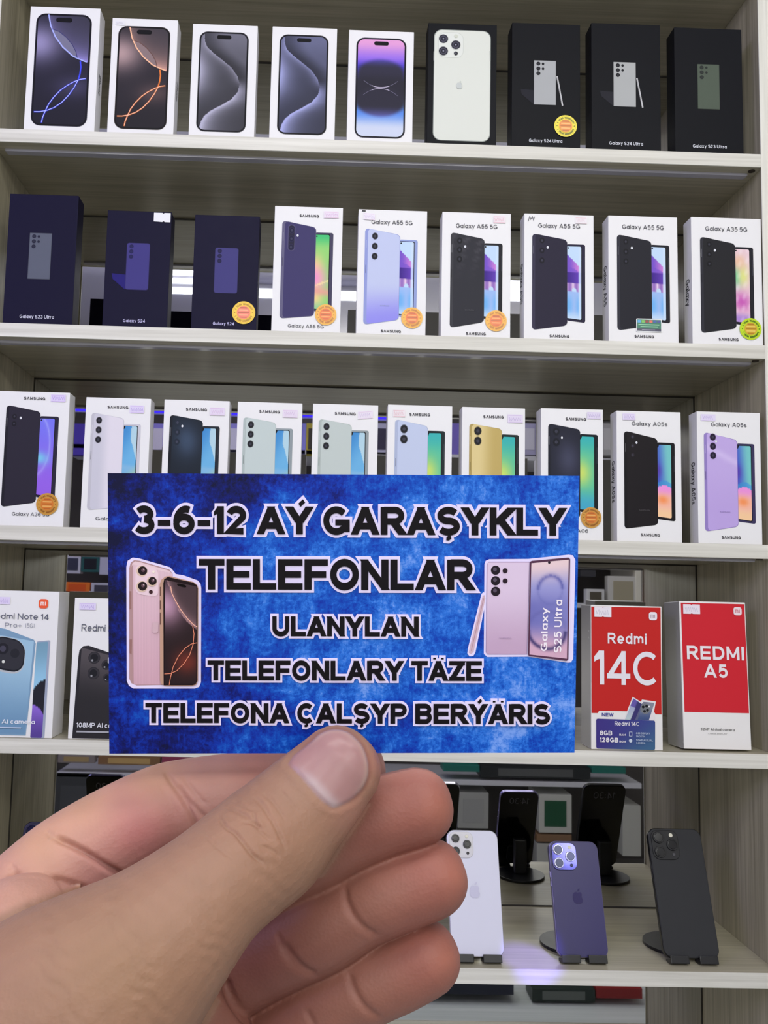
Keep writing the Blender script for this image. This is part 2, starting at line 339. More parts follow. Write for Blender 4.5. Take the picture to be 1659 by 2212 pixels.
# ------------------------------------------------------------------ printed art on a flat face
LAY = 0.00003
class Art:
    """flat print built up in layers; (u, v) run right and down over the printed face"""
    def __init__(s, w, h, base=1, fn=None):
        s.w, s.h, s.base, s.k = w, h, base, 0
        s.v, s.f, s.c = [], [], []
        s.fn = fn
    def P(s, u, v):
        return ((u - .5) * s.w, -(0.0002 + (s.base + s.k) * LAY), (1 - v) * s.h)
    def layer(s, n=1): s.k += n
    def poly(s, pts, col, nxt=True):
        i = len(s.v)
        for p in pts: s.v.append(s.P(*p))
        a = 0
        for q in range(len(pts)):
            x0, y0 = pts[q]; x1, y1 = pts[(q + 1) % len(pts)]; a += x0 * y1 - x1 * y0
        f = list(range(i, i + len(pts)))
        s.f.append(f if a < 0 else f[::-1])
        cl = lin(col); s.c += [cl] * len(pts)
        s.k += 1 if nxt else 0.06
    def grid(s, quad, fn, nu=30, nv=60, rx=0.0, ry=0.0):
        """quad TL,TR,BR,BL with rounded corners, coloured by fn(s,t) -> rgb (0..255)"""
        tl, tr, br, bl = [np.array(q, float) for q in quad]; i0 = len(s.v)
        ts = list(np.linspace(0, 1, nv + 1))
        if ry > 0: ts = sorted(set(ts + list(ry * (1 - np.cos(np.linspace(0, math.pi / 2, 7)))) + list(1 - ry * (1 - np.cos(np.linspace(0, math.pi / 2, 7))))))
        for t in ts:
            ins = 0.0
            q = t if t < ry else (1 - t if t > 1 - ry else None)
            if q is not None and ry > 0: ins = rx * (1 - math.sqrt(max(0, 1 - ((ry - q) / ry) ** 2)))
            for k in range(nu + 1):
                a = ins + (1 - 2 * ins) * k / nu
                p = (tl * (1 - a) + tr * a) * (1 - t) + (bl * (1 - a) + br * a) * t
                s.v.append(s.P(*p)); s.c.append(lin(np.clip(fn(a, t), 0, 255)))
        N = nu + 1
        for j in range(len(ts) - 1):
            for k in range(nu):
                a = i0 + j * N + k; s.f.append([a, a + N, a + N + 1, a + 1])
        s.k += 1
    def rq(s, quad, r, col, n=6):
        """rounded quad; r as a share of the quad's width"""
        tl, tr, br, bl = [np.array(q, float) for q in quad]
        wid = np.linalg.norm((tr - tl) * [s.w, s.h]); hei = np.linalg.norm((bl - tl) * [s.w, s.h])
        rx, ry = r, r * wid / hei; pts = []
        for cx, cy, a0 in ((rx, ry, 180), (1 - rx, ry, 270), (1 - rx, 1 - ry, 0), (rx, 1 - ry, 90)):
            for k in range(n + 1):
                a = math.radians(a0 + 90 * k / n); x, y = cx + rx * math.cos(a), cy + ry * math.sin(a)
                p = (tl * (1 - x) + tr * x) * (1 - y) + (bl * (1 - x) + br * x) * y; pts.append(tuple(p))
        s.poly(pts, col)
    def rgrid(s, quad, r, fn, nu=24, nv=48):
        tl, tr, br, bl = [np.array(q, float) for q in quad]
        wid = np.linalg.norm((tr - tl) * [s.w, s.h]); hei = np.linalg.norm((bl - tl) * [s.w, s.h])
        s.grid(quad, fn, nu, nv, r, r * wid / hei)
    def circ(s, u, v, r, col, n=20, sq=1.0):
        """circle, r as a share of the face's width; sq squeezes it sideways"""
        s.poly([(u + sq * r * math.cos(2 * math.pi * k / n), v + r * s.w / s.h * math.sin(2 * math.pi * k / n)) for k in range(n)], col)
    def line(s, pts, wid, col):
        """stroke through (u,v) points, wid as a share of the face's width"""
        k = s.h / s.w
        for q in strip([(u, v * k) for u, v in pts], wid, wid / 2): s.poly([(a, b / k) for a, b in q], col, False)
        s.k += 1
    def text(s, t, u0, u1, v, cap, col, w=.16, bar=None, o=0.0, wide=1.0, gap=.14, space=.36, v1=None):
        """line of lettering from u0 to u1 on baseline v (v1 at its far end), cap height as a share of the face's height"""
        ps, L = text_polys(t, w, bar, o, wide, gap, space); v1 = v if v1 is None else v1
        for p in ps:
            s.poly([(u0 + (u1 - u0) * x / L, v + (v1 - v) * x / L - y * cap) for x, y in p], col, False)
        s.k += 1
    def rtext(s, t, uv0, uv1, cap, col, w=.15, **kw):
        """lettering from uv0 to uv1 in any direction; cap as a share of the face's width"""
        ps, L = text_polys(t, w, **kw); k = s.h / s.w
        a = np.array([uv0[0], uv0[1] * k]); b = np.array([uv1[0], uv1[1] * k]); d = (b - a) / L
        nrm = np.array([d[1], -d[0]]); nrm = nrm / np.linalg.norm(nrm) * cap
        for p in ps:
            q = [a + d * x + nrm * y for x, y in p]; s.poly([(c[0], c[1] / k) for c in q], col, False)
        s.k += 1
    def obj(s, name, parent, m=None, label=None):
        me = bpy.data.meshes.new(name); me.from_pydata(s.v, [], s.f); me.materials.append(m or INK)
        ca = me.color_attributes.new('Ink', 'FLOAT_COLOR', 'POINT')
        c = np.ones((len(s.v), 4), np.float32); c[:, :3] = np.array(s.c); ca.data.foreach_set('color', c.ravel())
        me.update(); o = bpy.data.objects.new(name, me); COL.objects.link(o); o.parent = parent
        if label: o['label'] = label
        return o

# ================================================================== the shop
FLOORM = wood('floor_tile', (196, 204, 200), (226, 232, 228), 0, 0.3, 0.25)
WALLM = mat('wall_paint', (206, 202, 214), 0.8)
CEILM = mat('ceiling_paint', (206, 204, 222), 0.8)
box_obj('floor', (-3.2, -3.6, -0.05), (3.2, 0.5, 0.0), FLOORM)['kind'] = 'structure'
box_obj('ceiling', (-3.2, -3.6, CEIL), (3.2, 0.5, CEIL + 0.05), CEILM)['kind'] = 'structure'
box_obj('wall_back', (-3.2, 0.262, 0.0), (3.2, 0.32, CEIL), WALLM)['kind'] = 'structure'
box_obj('wall_front', (-3.2, -3.66, 0.0), (3.2, -3.6, CEIL), WALLM)['kind'] = 'structure'

# ---- ceiling lamps (seen in the mirror between the boxes of the second shelf)
LAMP = mat('lamp_diffuser', (236, 238, 255), 0.5, emit=9.0)
LAMP_BODY = mat('lamp_body', (235, 235, 238), 0.4)
def tube_lamp(x0, x1, py, label, group=None, w=0.05):
    d0 = ray(700, py + 0)
    a = at_y(x0, py, 1); b = at_y(x1, py + 0.03 * (x1 - x0), 1)
    t = (CEIL - 0.025 - CAMLOC[2]) / ray((x0 + x1) / 2, py + 0.015 * (x1 - x0))[2]
    pm = CAMLOC + ray((x0 + x1) / 2, py + 0.015 * (x1 - x0)) * t
    dist = pm[1] + 1.13
    X0 = CAMLOC[0] + (ray(x0, py) * t)[0]; X1 = CAMLOC[0] + (ray(x1, py) * t)[0]
    Y = 2 * DEPTH - pm[1]
    r = empty('ceiling_lamp', ((X0 + X1) / 2, Y, CEIL)); tag(r, label, 'lamp', group)
    L = (X1 - X0) / 2
    box_obj('lamp_body', (-L - .01, -w / 2 - .008, -0.02), (L + .01, w / 2 + .008, 0), LAMP_BODY, r, 0.003)
    box_obj('lamp_diffuser', (-L, -w / 2, -0.03), (L, w / 2, -0.0185), LAMP, r, 0.004)
    return r
tube_lamp(340, 470, 588, 'short ceiling lamp tube mirrored highest between the two small-picture dark phone boxes', 'ceiling tubes in the mirror', 0.035)
tube_lamp(340, 470, 606, 'short ceiling lamp tube mirrored in the middle of three between dark phone boxes', 'ceiling tubes in the mirror', 0.035)
tube_lamp(340, 470, 627, 'short ceiling lamp tube mirrored lowest of three between dark phone boxes', 'ceiling tubes in the mirror', 0.05)
tube_lamp(520, 835, 633, 'long ceiling lamp tube mirrored beside the grey-lilac phone box with yellow-green screen', None, 0.09)
tube_lamp(1060, 1150, 628, 'square ceiling lamp mirrored between two dark-phone boxes of the second shelf', None, 0.22)

# ---- the display cabinet
T = 0.018579
ZS = [ZO + z for z in (0.591535, 0.321699, 0.051409, -0.220552, -0.492681)]
XL, XR = -0.558954, 0.49704
cab = empty('display_cabinet', (0, 0, 0))
tag(cab, 'pale wood-grain display cabinet with five phone shelves and a mirrored back', 'cabinet')
TOPZ = ZS[0] + 0.272
for nm, x0, x1, xi in (('side_panel', XL - 0.018, XL, XL), ('side_panel', XR, XR + 0.018, XR)):
    box_obj(nm, (x0, 0.0006, 0.0), (x1, DEPTH + 0.03, TOPZ + 0.02), WOOD_Z, cab, 0.0006, 1)
for s, x in ((-1, XL), (1, XR)):
    lo, hi = (x - 0.020, x + 0.0022) if s < 0 else (x - 0.0022, x + 0.020)
    box_obj('edge_band', (lo, -0.0012, 0.0), (hi, 0.0006, TOPZ + 0.02), WOOD_Z_EDGE, cab, 0.0004, 1)
for z in [TOPZ] + ZS + [ZO - 0.765, 0.09]:
    b = box_obj('shelf', (XL, 0.0008, z - T), (XR, DEPTH, z), WOOD_X, cab, 0.0004, 1)
    box_obj('shelf_edging', (XL + .0023, -0.0012, z - T), (XR - .0023, 0.0008, z), WOOD_EDGE, b, 0.0004, 1)
MIR = mat('mirror_glass', (206, 206, 204), 0.02, metal=1.0)
MIR.node_tree.nodes['Principled BSDF'].inputs['Roughness'].default_value = 0.015
for l in list(MIR.node_tree.links):
    if l.to_socket.name == 'Roughness': MIR.node_tree.links.remove(l)
box_obj('mirror_back', (XL, DEPTH + 0.0002, 0.0), (XR, DEPTH + 0.004, TOPZ), MIR, cab)
SEAL = mat('dark_joint', (52, 48, 42), 0.7)
for z in [TOPZ] + ZS[:4]:
    box_obj('mirror_joint', (XL, DEPTH - 0.0012, z - T - 0.0022), (XR, DEPTH + 0.0001, z - T), SEAL, cab)
box_obj('mirror_joint', (XL, DEPTH - 0.0012, ZS[4]), (XR, DEPTH + 0.0001, ZS[4] + 0.0016), SEAL, cab)
for x0, x1 in ((XL, XL + .0014), (XR - .0014, XR)):
    box_obj('mirror_joint', (x0, DEPTH - 0.0012, 0.3), (x1, DEPTH + 0.0001, TOPZ - T), SEAL, cab)
RAIL = mat('clear_rail', (176, 174, 184), 0.15, spec=0.6)
for z in ZS[:3]:
    box_obj('light_rail', (XL + .012, 0.017, z - T - 0.0035), (XR - .012, 0.029, z - T + 0.0002), RAIL, cab, 0.001)
SCREW = mat('dark_screw', (60, 52, 44), 0.5, metal=0.6)
for z in ZS[:3]:
    disc_obj('screw_cap', 0.0045, 0.0015, SCREW, cab, (XR - 0.010, 0.010, z - T - 0.0014), 'z')

# ---- the shelving and counter behind the viewer, seen only in the mirror
OY = -2.30
WHITE = mat('white_laminate', (224, 224, 228), 0.4)
GREYW = mat('grey_laminate', (120, 118, 112), 0.5)
opp = empty('wall_shelving', (0, OY, 0)); tag(opp, 'white accessory shelving of the opposite wall seen in the mirror', 'shelving')
for py in (985, 1190, 1300, 1688):
    z = seen_in_mirror(1150, py, OY)[2]
    x0, x1 = seen_in_mirror(122, py, OY)[0], seen_in_mirror(1386, py, OY)[0]
    box_obj('shelf', (x0, -0.34, z - 0.022), (x1, 0.0, z), WHITE, opp, 0.002)
zA = seen_in_mirror(1150, 1900, OY)[2]
box_obj('base_board', (-1.6, -0.34, zA - 0.022), (1.9, 0.0, zA), GREYW, opp, 0.002)
box_obj('back_panel', (-1.6, -0.36, 0.0), (1.9, -0.341, ZO + 1.0), mat('shelving_back', (84, 80, 76), 0.7), opp)
x0, x1 = seen_in_mirror(1373, 1250, OY)[0], seen_in_mirror(1385, 1250, OY)[0]
box_obj('upright', (x0, -0.34, ZO - 0.25), (x1, 0.004, ZO + 0.30), mat('cream_upright', (250, 246, 228), 0.4), opp, 0.002)
box_obj('upright', (-1.55, -0.34, 0.0), (-1.53, -0.01, ZO + 1.0), WHITE, opp)
def goods(name, x0, y0, x1, y1, col, label, cat, group=None, Y=OY, d=0.05, rough=0.4, face=None, lens=0):
    """boxed goods on the opposite shelves, by the corners the mirror shows them at"""
    a, b = seen_in_mirror(x0, y0, Y), seen_in_mirror(x1, y1, Y)
    w, h = b[0] - a[0], a[2] - b[2]
    r = empty(name, ((a[0] + b[0]) / 2, Y, b[2])); tag(r, label, cat, group)
    box_obj('carton', (-w / 2, -d, 0), (w / 2, 0, h), mat('goods_%d_%d_%d' % col, col, rough), r, 0.002)
    if face:                                           # the window or print on the face that looks at the mirror
        m = w * 0.16; hh = h * 0.16
        box_obj('carton_window', (-w / 2 + m, -0.001, hh), (w / 2 - m, 0.0012, h - hh), mat('goods_%d_%d_%d' % face, face, 0.3), r, 0.001)
    return r
goods('flat_box', 145, 1172, 196, 1189, (240, 110, 50), 'flat orange box mirrored just under the third shelf', 'box')
goods('case_box', 141, 1199, 173, 1239, (214, 214, 226), 'white case box with dark window mirrored beside the teal one', 'box', face=(60, 62, 84))
goods('case_box', 176, 1201, 214, 1236, (40, 98, 96), 'teal case box with black window seen in the mirror', 'box', face=(22, 24, 34))
goods('case_box', 216, 1202, 250, 1242, (206, 206, 226), 'plain white case box mirrored at the blue card edge', 'box')
goods('cable_pack', 139, 1257, 193, 1283, (250, 130, 40), 'orange cable pack mirrored above the dark-phone white box', 'pack', face=(236, 96, 30))
goods('cable_pack', 197, 1259, 240, 1287, (214, 214, 226), 'white cable pack with black pictures mirrored near the blue card', 'pack', face=(70, 68, 80))
goods('charger_pack', 149, 1286, 162, 1322, (236, 96, 40), 'tall orange charger pack mirrored between the two white phone boxes', 'pack')
goods('charger_pack', 146, 1352, 160, 1396, (226, 220, 232), 'white charger pack mirrored low between the two white phone boxes', 'pack')
goods('charger_pack', 144, 1396, 158, 1412, (230, 90, 50), 'small red-orange charger pack mirrored under the white pack', 'pack')
goods('charger_pack', 140, 1446, 154, 1498, (236, 206, 40), 'yellow charger pack mirrored between the two white phone boxes', 'pack')
goods('charger_pack', 139, 1500, 152, 1522, (176, 176, 186), 'grey charger pack mirrored below the yellow pack', 'pack')
goods('case_box', 1254, 1231, 1287, 1246, (66, 66, 70), 'dark flat case box mirrored above the red box with a large 14', 'box')
goods('case_box', 1353, 1206, 1378, 1229, (206, 190, 90), 'yellow case box mirrored beside the pale cabinet edge', 'box', face=(224, 212, 140))
goods('frame_stand', 1268, 1272, 1306, 1310, (238, 238, 236), 'white frame stand with dark middle mirrored above the red box', 'stand', face=(96, 90, 72))
goods('drawer_unit', 1314, 1244, 1379, 1310, (228, 226, 218), 'cream drawer unit mirrored beside the pale cabinet edge', 'drawers', face=(186, 178, 150))
k = 0
for x0, x1, c, f, nm in ((140, 185, (90, 70, 190), None, 'violet'), (318, 356, (150, 140, 230), (226, 220, 240), 'lilac'), (486, 520, (160, 152, 236), (226, 222, 246), 'pale lilac'),
                 (640, 660, (150, 146, 240), None, 'lavender'), (662, 690, (196, 180, 70), (70, 64, 60), 'yellow'), (806, 842, (206, 204, 232), (70, 66, 90), 'white and black'),
                 (970, 1000, (140, 124, 220), None, 'purple'), (1128, 1160, (196, 192, 226), (236, 234, 246), 'white'), (1300, 1326, (208, 206, 204), (236, 234, 232), 'warm white')):
    goods('accessory_pack', x0, 914, x1, 983, c, '%s accessory pack mirrored in a gap between boxes of the third shelf' % nm, 'pack', 'accessory packs in the mirror', face=f)
BLUELED = mat('blue_led', (60, 40, 255), 0.4, emit=1.3)
z = seen_in_mirror(700, 893, OY)[2]
r = empty('led_strip', (0, OY, z)); tag(r, 'glowing blue light strip mirrored above the accessory packs', 'light strip')
box_obj('led_cover', (-1.5, -0.012, -0.018), (0.25, 0.004, 0.018), BLUELED, r, 0.004)
box_obj('led_channel', (-1.51, -0.02, -0.022), (0.26, -0.0125, 0.022), WHITE, r)
r = empty('added_glow_panel', (1.0, OY + .01, 2.17)); tag(r, 'added blue-white light panel shining in the camera island of the purple phone', 'screen')  # added glowing panel, placed to be reflected in the camera island
box_obj('glow_panel_frame', (-.12, -.03, -.10), (.12, 0, .10), mat('glow_panel_frame', (30, 30, 34), .4), r, .003); box_obj('glow_panel_face', (-.075, -.001, -.085), (.085, .002, .085), mat('glow_panel_light', (170, 176, 255), .4, emit=5.0), r)
# things on the low counter shelf
goods('gift_pack', 125, 1631, 204, 1649, (150, 140, 136), 'grey shiny gift pack mirrored under the fourth shelf near the dark seam', 'pack', face=(186, 160, 110))
goods('gift_pack', 212, 1634, 345, 1654, (150, 112, 74), 'gold patterned gift pack mirrored under the fourth shelf', 'pack', face=(212, 176, 110))
goods('gift_pack', 350, 1632, 420, 1654, (170, 70, 100), 'magenta gift pack mirrored behind the index finger', 'pack')
goods('scale_box', 958, 1652, 1036, 1668, (36, 122, 108), 'green-ended black tray mirrored above the white phone', 'tray', d=0.1)
goods('scale_tray', 1038, 1655, 1276, 1684, (40, 44, 44), 'long black tray mirrored under the fourth shelf', 'tray', d=0.1, face=(96, 98, 96))
goods('scale_box', 1278, 1657, 1352, 1672, (36, 122, 108), 'green block mirrored under the red box with a large 14', 'block', d=0.1)
goods('parcel', 990, 1712, 1055, 1790, (176, 176, 170), 'pale parcel with blue stamp mirrored beside the white phone', 'parcel', d=0.2, face=(168, 168, 164))
goods('paper_ream', 1165, 1716, 1235, 1800, (206, 206, 196), 'white and green paper pack mirrored between the two dark screens', 'pack', d=0.2, face=(24, 84, 52))
goods('paper_ream', 1345, 1740, 1385, 1850, (196, 196, 186), 'pale paper pack mirrored beside the cabinet corner', 'pack', d=0.2)
goods('wooden_box', 1160, 1802, 1235, 1820, (140, 108, 78), 'low brown wooden box mirrored above the purple phone', 'box', d=0.2)
goods('paper_ream', 1160, 1822, 1240, 1872, (186, 186, 178), 'grey paper pack mirrored under the brown wooden box', 'pack', d=0.2)
goods('storage_bin', 118, 1668, 200, 1850, (66, 68, 68), 'dark grey storage bin mirrored beside the dark blue phone', 'bin', d=0.2, face=(78, 80, 80))
goods('storage_case', 1150, 2136, 1286, 2166, (44, 56, 50), 'dark green storage case mirrored under the lowest shelf', 'case', Y=-1.6, d=0.1, face=(110, 116, 110))
goods('storage_case', 1288, 2134, 1388, 2158, (150, 40, 40), 'dark red storage case mirrored under the lowest shelf', 'case', Y=-1.6, d=0.1)
goods('storage_case', 900, 2120, 1110, 2150, (40, 44, 60), 'black storage case mirrored under the lowest shelf', 'case', Y=-1.6, d=0.1)

# ================================================================== phone boxes
WHITEC = mat('white_carton', (236, 235, 236), 0.45)
BLACKC = mat('black_carton', (17, 18, 23), 0.5, spec=0.12)
NAVYC = mat('navy_carton', (18, 15, 44), 0.5, spec=0.12)
GREYSIDE = mat('grey_wrap', (200, 200, 200), 0.2, spec=0.6)  # plain light grey, glossy
class Box: pass
def phone_box(row, tl, tr, br, bl, label, group, cm=WHITEC, d=0.0255, set_back=0.003, lean=0.0):
    """a carton standing on shelf `row`, measured from the four corners of its front face"""
    zb = ZS[row]; y0 = set_back
    xl = (at_y(*bl, y0)[0]); xr = (at_y(*br, y0)[0])
    tn = math.tan(lean)
    def top(px, py):
        dd = ray(px, py); t = (y0 - CAMLOC[1] + tn * (CAMLOC[2] - zb)) / (dd[1] - tn * dd[2]); return CAMLOC + dd * t
    a, b = top(*tl), top(*tr)
    ww = 0.5 * ((xr - xl) + (b[0] - a[0])); xc = 0.25 * (xl + xr + a[0] + b[0])
    if lean == 0:
        yb = 0.5 * (at_y(*bl, y0)[2] + at_y(*br, y0)[2]); h = 0.5 * (a[2] + b[2]) - (0.5 * yb + 0.5 * zb)
    else:
        h = (0.5 * (a[2] + b[2]) - zb) / math.cos(lean)
    B = Box(); B.w, B.h, B.d = ww, h, d
    B.root = empty('phone_box', (xc, y0, zb + d * math.sin(lean) + 0.0002), (-lean, 0, 0)); tag(B.root, label, 'phone box', group)
    B.carton = box_obj('carton', (-ww / 2, 0, 0), (ww / 2, d, h), cm, B.root, 0.0007, 2)
    return B
def art(B, base=1): return Art(B.w, B.h, base)
def q2(u0, v0, u1, v1): return [(u0, v0), (u1, v0), (u1, v1), (u0, v1)]
def mix(a, b, t):
    t = min(1.0, max(0.0, t)); return np.asarray(a, float) * (1 - t) + np.asarray(b, float) * t
def interp(x, xs, ys): return float(np.interp(x, xs, ys))
def sst(a, b, x):
    t = min(1.0, max(0.0, (x - a) / (b - a))); return t * t * (3 - 2 * t)

# ---- stickers
def warranty(B, u, v, r, ring=(246, 226, 40), core=(240, 130, 50), ink=(120, 110, 10), base=40):
    A = art(B, base)
    A.circ(u, v, r, ring, 40); A.circ(u, v, r * .93, tuple(int(c * .93) for c in ring), 40); A.circ(u, v, r * .88, ring, 40)
    k = B.w / B.h
    def ringtext(t, a0, a1, rr, cap):
        for i, ch in enumerate(t):
            if ch == ' ': continue
            a = math.radians(a0 + (a1 - a0) * i / (len(t) - 1)); ps, gw = glyph_polys(ch, .26, .26, 0, .8)
            cx, cy = u + rr * math.cos(a), v - rr * k * math.sin(a)
            tx, ty = math.sin(a), -math.cos(a); nx, ny = math.cos(a), math.sin(a)
            if a1 > a0: tx, ty, nx, ny = -tx, -ty, -nx, -ny
            for p in ps:
                A.poly([(cx + ((x - gw / 2) * tx + (y - .5) * nx) * cap, cy - ((x - gw / 2) * ty + (y - .5) * ny) * cap * k) for x, y in p], ink, False)
        A.k += 1
    ringtext('1 YEAR WARRANTY', 158, 22, r * .75, r * .17)
    ringtext('1 YEAR WARRANTY', 205, 335, r * .75, r * .17)
    A.circ(u - r * .76, v, r * .05, ink, 8); A.circ(u + r * .76, v, r * .05, ink, 8)
    A.circ(u, v, r * .60, mix(ring, core, .55), 30); A.circ(u, v, r * .55, core, 30)
    d = mix(core, (110, 50, 10), .35); l_ = mix(core, (255, 240, 160), .45)
    for j, (hw, hh, c) in enumerate(((.30, .10, d), (.40, .10, l_), (.46, .07, d), (.40, .09, l_), (.28, .07, d))):
        y = v + (j - 2) * r * .21 * k
        A.poly([(u - r * hw, y - r * hh * k * .6), (u + r * hw, y - r * hh * k * .6), (u + r * hw, y + r * hh * k * .6), (u - r * hw, y + r * hh * k * .6)], c, False)
    A.obj('warranty_sticker', B.root, INK_GLOSS, 'round warranty sticker')
def price(B, u0, v0, u1, v1, paper=(238, 232, 240), ink=(140, 110, 190), edge=(226, 150, 170), seed=1, tilt=0.0, notch=False):
    A = art(B, 30); r = random.Random(seed)
    f = lambda x, y: (u0 + (u1 - u0) * x, v0 + (v1 - v0) * y + tilt * x)
    pts = [(0, 0), (1, 0), (1, 1), (0, 1)]
    if notch: pts = [(0, 0), (.44, 0), (.5, .08), (.56, 0), (1, 0), (1, 1), (.56, 1), (.5, .9), (.44, 1), (0, 1)]
    A.poly([f(*p) for p in pts], paper)
    if edge is not None:
        edge = mix(edge, paper, .45); A.poly([f(.04, .10), f(.9, .10), f(.9, .15), f(.04, .15)], edge, False); A.poly([f(.06, .90), f(.98, .90), f(.98, .95), f(.06, .95)], edge)
    if ink is not None:
        x = .12; P = []
        while x < .88:
            P.append(f(x, .26 + .12 * r.random())); P.append(f(x + .02 + .05 * r.random(), .68 + .12 * r.random())); x += .10 + .05 * r.random()
        A.line(P, .0055, mix(ink, paper, .35))
    A.obj('price_sticker', B.root, INK, 'handwritten price sticker')

# ---- printed pictures
def face_phone(A, q, r, frame, fn, bezel=.035, nu=36, nv=72, island=True):
    """a phone shown face on: frame, black bezel, wallpaper, notch"""
    A.rq(q, r, frame)
    (a, b), (c, _), (_, d), _ = q
    w = c - a; k = A.w / A.h
    e = .012 * 1; A.rq(q2(a + w * e, b + w * e * k, c - w * e, d - w * e * k), r * .96, (16, 16, 20))
    s = q2(a + w * bezel, b + w * bezel * k, c - w * bezel, d - w * bezel * k)
    A.rgrid(s, r * .86, fn, nu, nv)
    if island:
        m = (a + c) / 2; hw = w * .145; hh = w * .042 * k; y = b + w * .115 * k
        A.rq(q2(m - hw, y - hh, m + hw, y + hh), .13, (12, 12, 18))
def circles_wall(hue, warm):
    ax = [0, .2, .25, .35, .5, .7, .85, 1.0]; at = [-.12, 0, .10, .20, .29, .37, .40, .425]
    def fn(s, t):
        base = np.array((44, 40, 48)) if warm else np.array((38, 36, 52))
        ta = interp(s, ax, at)
        if t < ta:                                        # the lighter disc, upper right
            g = math.exp(-(ta - t) / .09) * (.25 + .75 * s) + .25 * max(0, 1 - (ta - t) * 2.2)
            lens = sst(.17, .14, math.hypot((s - .50) * .55 + (t - .24) * .55, (t - .24) * .9 - (s - .50) * .62) * 1.0)
            c = mix(base + 18, hue, g * .85)
            return c
        g = math.exp(-((s - .02) / .45) ** 2 - ((t - .26) / .17) ** 2)
        c = mix(base, mix(hue, (196, 188, 206), .45), g * .85)
        e = math.exp(-((s - .75) / .35) ** 2 - ((t - .66) / .10) ** 2); c = mix(c, mix(base, hue, .55), e * .45)
        if t > .6: c = mix(c, base * .75, sst(.6, 1, t) * .6)
        return c
    return fn
def circles_lines(A, q, hot, pale, wid=.012):
    (a, b), (c, _), (_, d), _ = q
    f = lambda s, t: (a + (c - a) * s, b + (d - b) * t)
    w = wid
    C1 = [f(*p) for p in ((.855, .42), (.87, .47), (.86, .53), (.83, .59), (.76, .66), (.66, .735), (.54, .80), (.40, .85), (.25, .88), (.12, .892), (.03, .893))]
    C2 = [f(*p) for p in ((.965, .575), (.87, .583), (.76, .605), (.62, .645), (.50, .69), (.38, .755), (.29, .82), (.23, .89), (.19, .945), (.175, .985))]
    for C in (C1, C2): A.line(C, w * 2.2, mix(hot, (30, 30, 50), .45))
    for C in (C1, C2): A.line(C, w * 1.3, hot)
    for C in (C1[3:], C2[:]): A.line(C, w * .6, pale)
    lensl = [f(*p) for p in ((.27, .125), (.42, .15), (.56, .20), (.68, .265), (.76, .33), (.79, .385))]
    lensr = [f(*p) for p in ((.79, .385), (.66, .355), (.50, .30), (.38, .23), (.31, .17), (.27, .125))]
    n = 8
    lo = lensl + lensr
    A.poly(lo[:-1], mix(pale, (70, 62, 80), .62))
    A.line([f(*p) for p in ((.20, .0), (.25, .10), (.35, .20), (.5, .29), (.7, .37), (.85, .40), (.965, .42))], w * 1.6, mix(pale, hot, .25))
    A.line(lensl, w * .8, mix((60, 55, 70), hot, .25))
def swoosh_wall(tint):
    tx = [0, .08, .14, .20, .27, .35, .44, .52, .60, .68, .74, .80, .86, .92, 1.0]
    xs = [.07, .08, .13, .26, .46, .68, .82, .87, .84, .70, .50, .27, .13, .06, .02]
    tint = np.array(tint, float)
    def fn(s, t):
        xc = interp(t, tx, xs); d = xc - s; lo = sst(.44, .58, t)
        if d > 0:
            g = .13 + .80 * math.exp(-s / .26) * math.exp(-((t - .40) / .24) ** 2) + .50 * math.exp(-d / .12) * (1 - lo) + .05 * lo
        else:
            g = .15 + .70 * math.exp(d / .20) * lo * (.4 + .6 * sst(.5, .75, t)) + .26 * (1 - lo) * sst(.0, .5, -d) + .10 * sst(.25, 0, t) + .22 * lo * math.exp(d / .6)
        g = min(g, .92)
        n = (math.sin(s * 311 + t * 173) * math.sin(t * 401 - s * 97)) * .012
        return (tint * .16 + (tint * 1.0) * min(1, g + n) * .95)
    return fn
def circle_glow(s, t):
    y = t
    if t < .5:
        d = math.hypot((s - .5) / .52, (t - .36) / .155)
        c = mix((228, 160, 214), (150, 110, 230), sst(.02, .22, t)); c = mix(c, (70, 60, 190), sst(.18, .30, t))
        inner = mix((48, 46, 66), (90, 80, 200), sst(.30, .18, t) * .8)
        k = sst(1.15, .82, d); c = mix(c, inner, k)
        c = mix(c, (40, 38, 52), sst(.32, .44, t))
    else:
        d = math.hypot((s - .5) / .52, (t - .64) / .155)
        c = mix((40, 38, 52), (90, 140, 230), sst(.58, .76, t)); c = mix(c, (206, 214, 236), sst(.74, .92, t))
        inner = mix((44, 42, 58), (96, 96, 170), sst(.68, .82, t)); c = mix(c, inner, sst(1.15, .85, d))
    return c

def leaf_logo(A, u, v, r, col):
    """apple-shaped emblem with a bite and a leaf"""
    k = A.w / A.h; pts = []
    for i in range(40):
        a = 2 * math.pi * i / 40; x, y = math.sin(a), math.cos(a)
        rad = 1.0 - .18 * math.exp(-((a if a < math.pi else a - 2 * math.pi) / .28) ** 2) - .10 * math.exp(-((a - math.pi) / .25) ** 2) + .06 * math.sin(2 * a) ** 2
        px, py = x * rad * .86, y * rad
        if (px - .98) ** 2 + (py - .18) ** 2 < .40 ** 2: 
            dx, dy = px - .98, py - .18; L = math.hypot(dx, dy); px, py = .98 + dx / L * .40, .18 + dy / L * .40
            if px > .9: px = .62
        pts.append((u + px * r, v - py * r * k))
    A.poly(pts, col)
    A.poly([(u + x * r, v - y * r * k) for x, y in ((.02, 1.02), (.06, 1.25), (.22, 1.44), (.42, 1.52), (.40, 1.30), (.26, 1.10))], col)

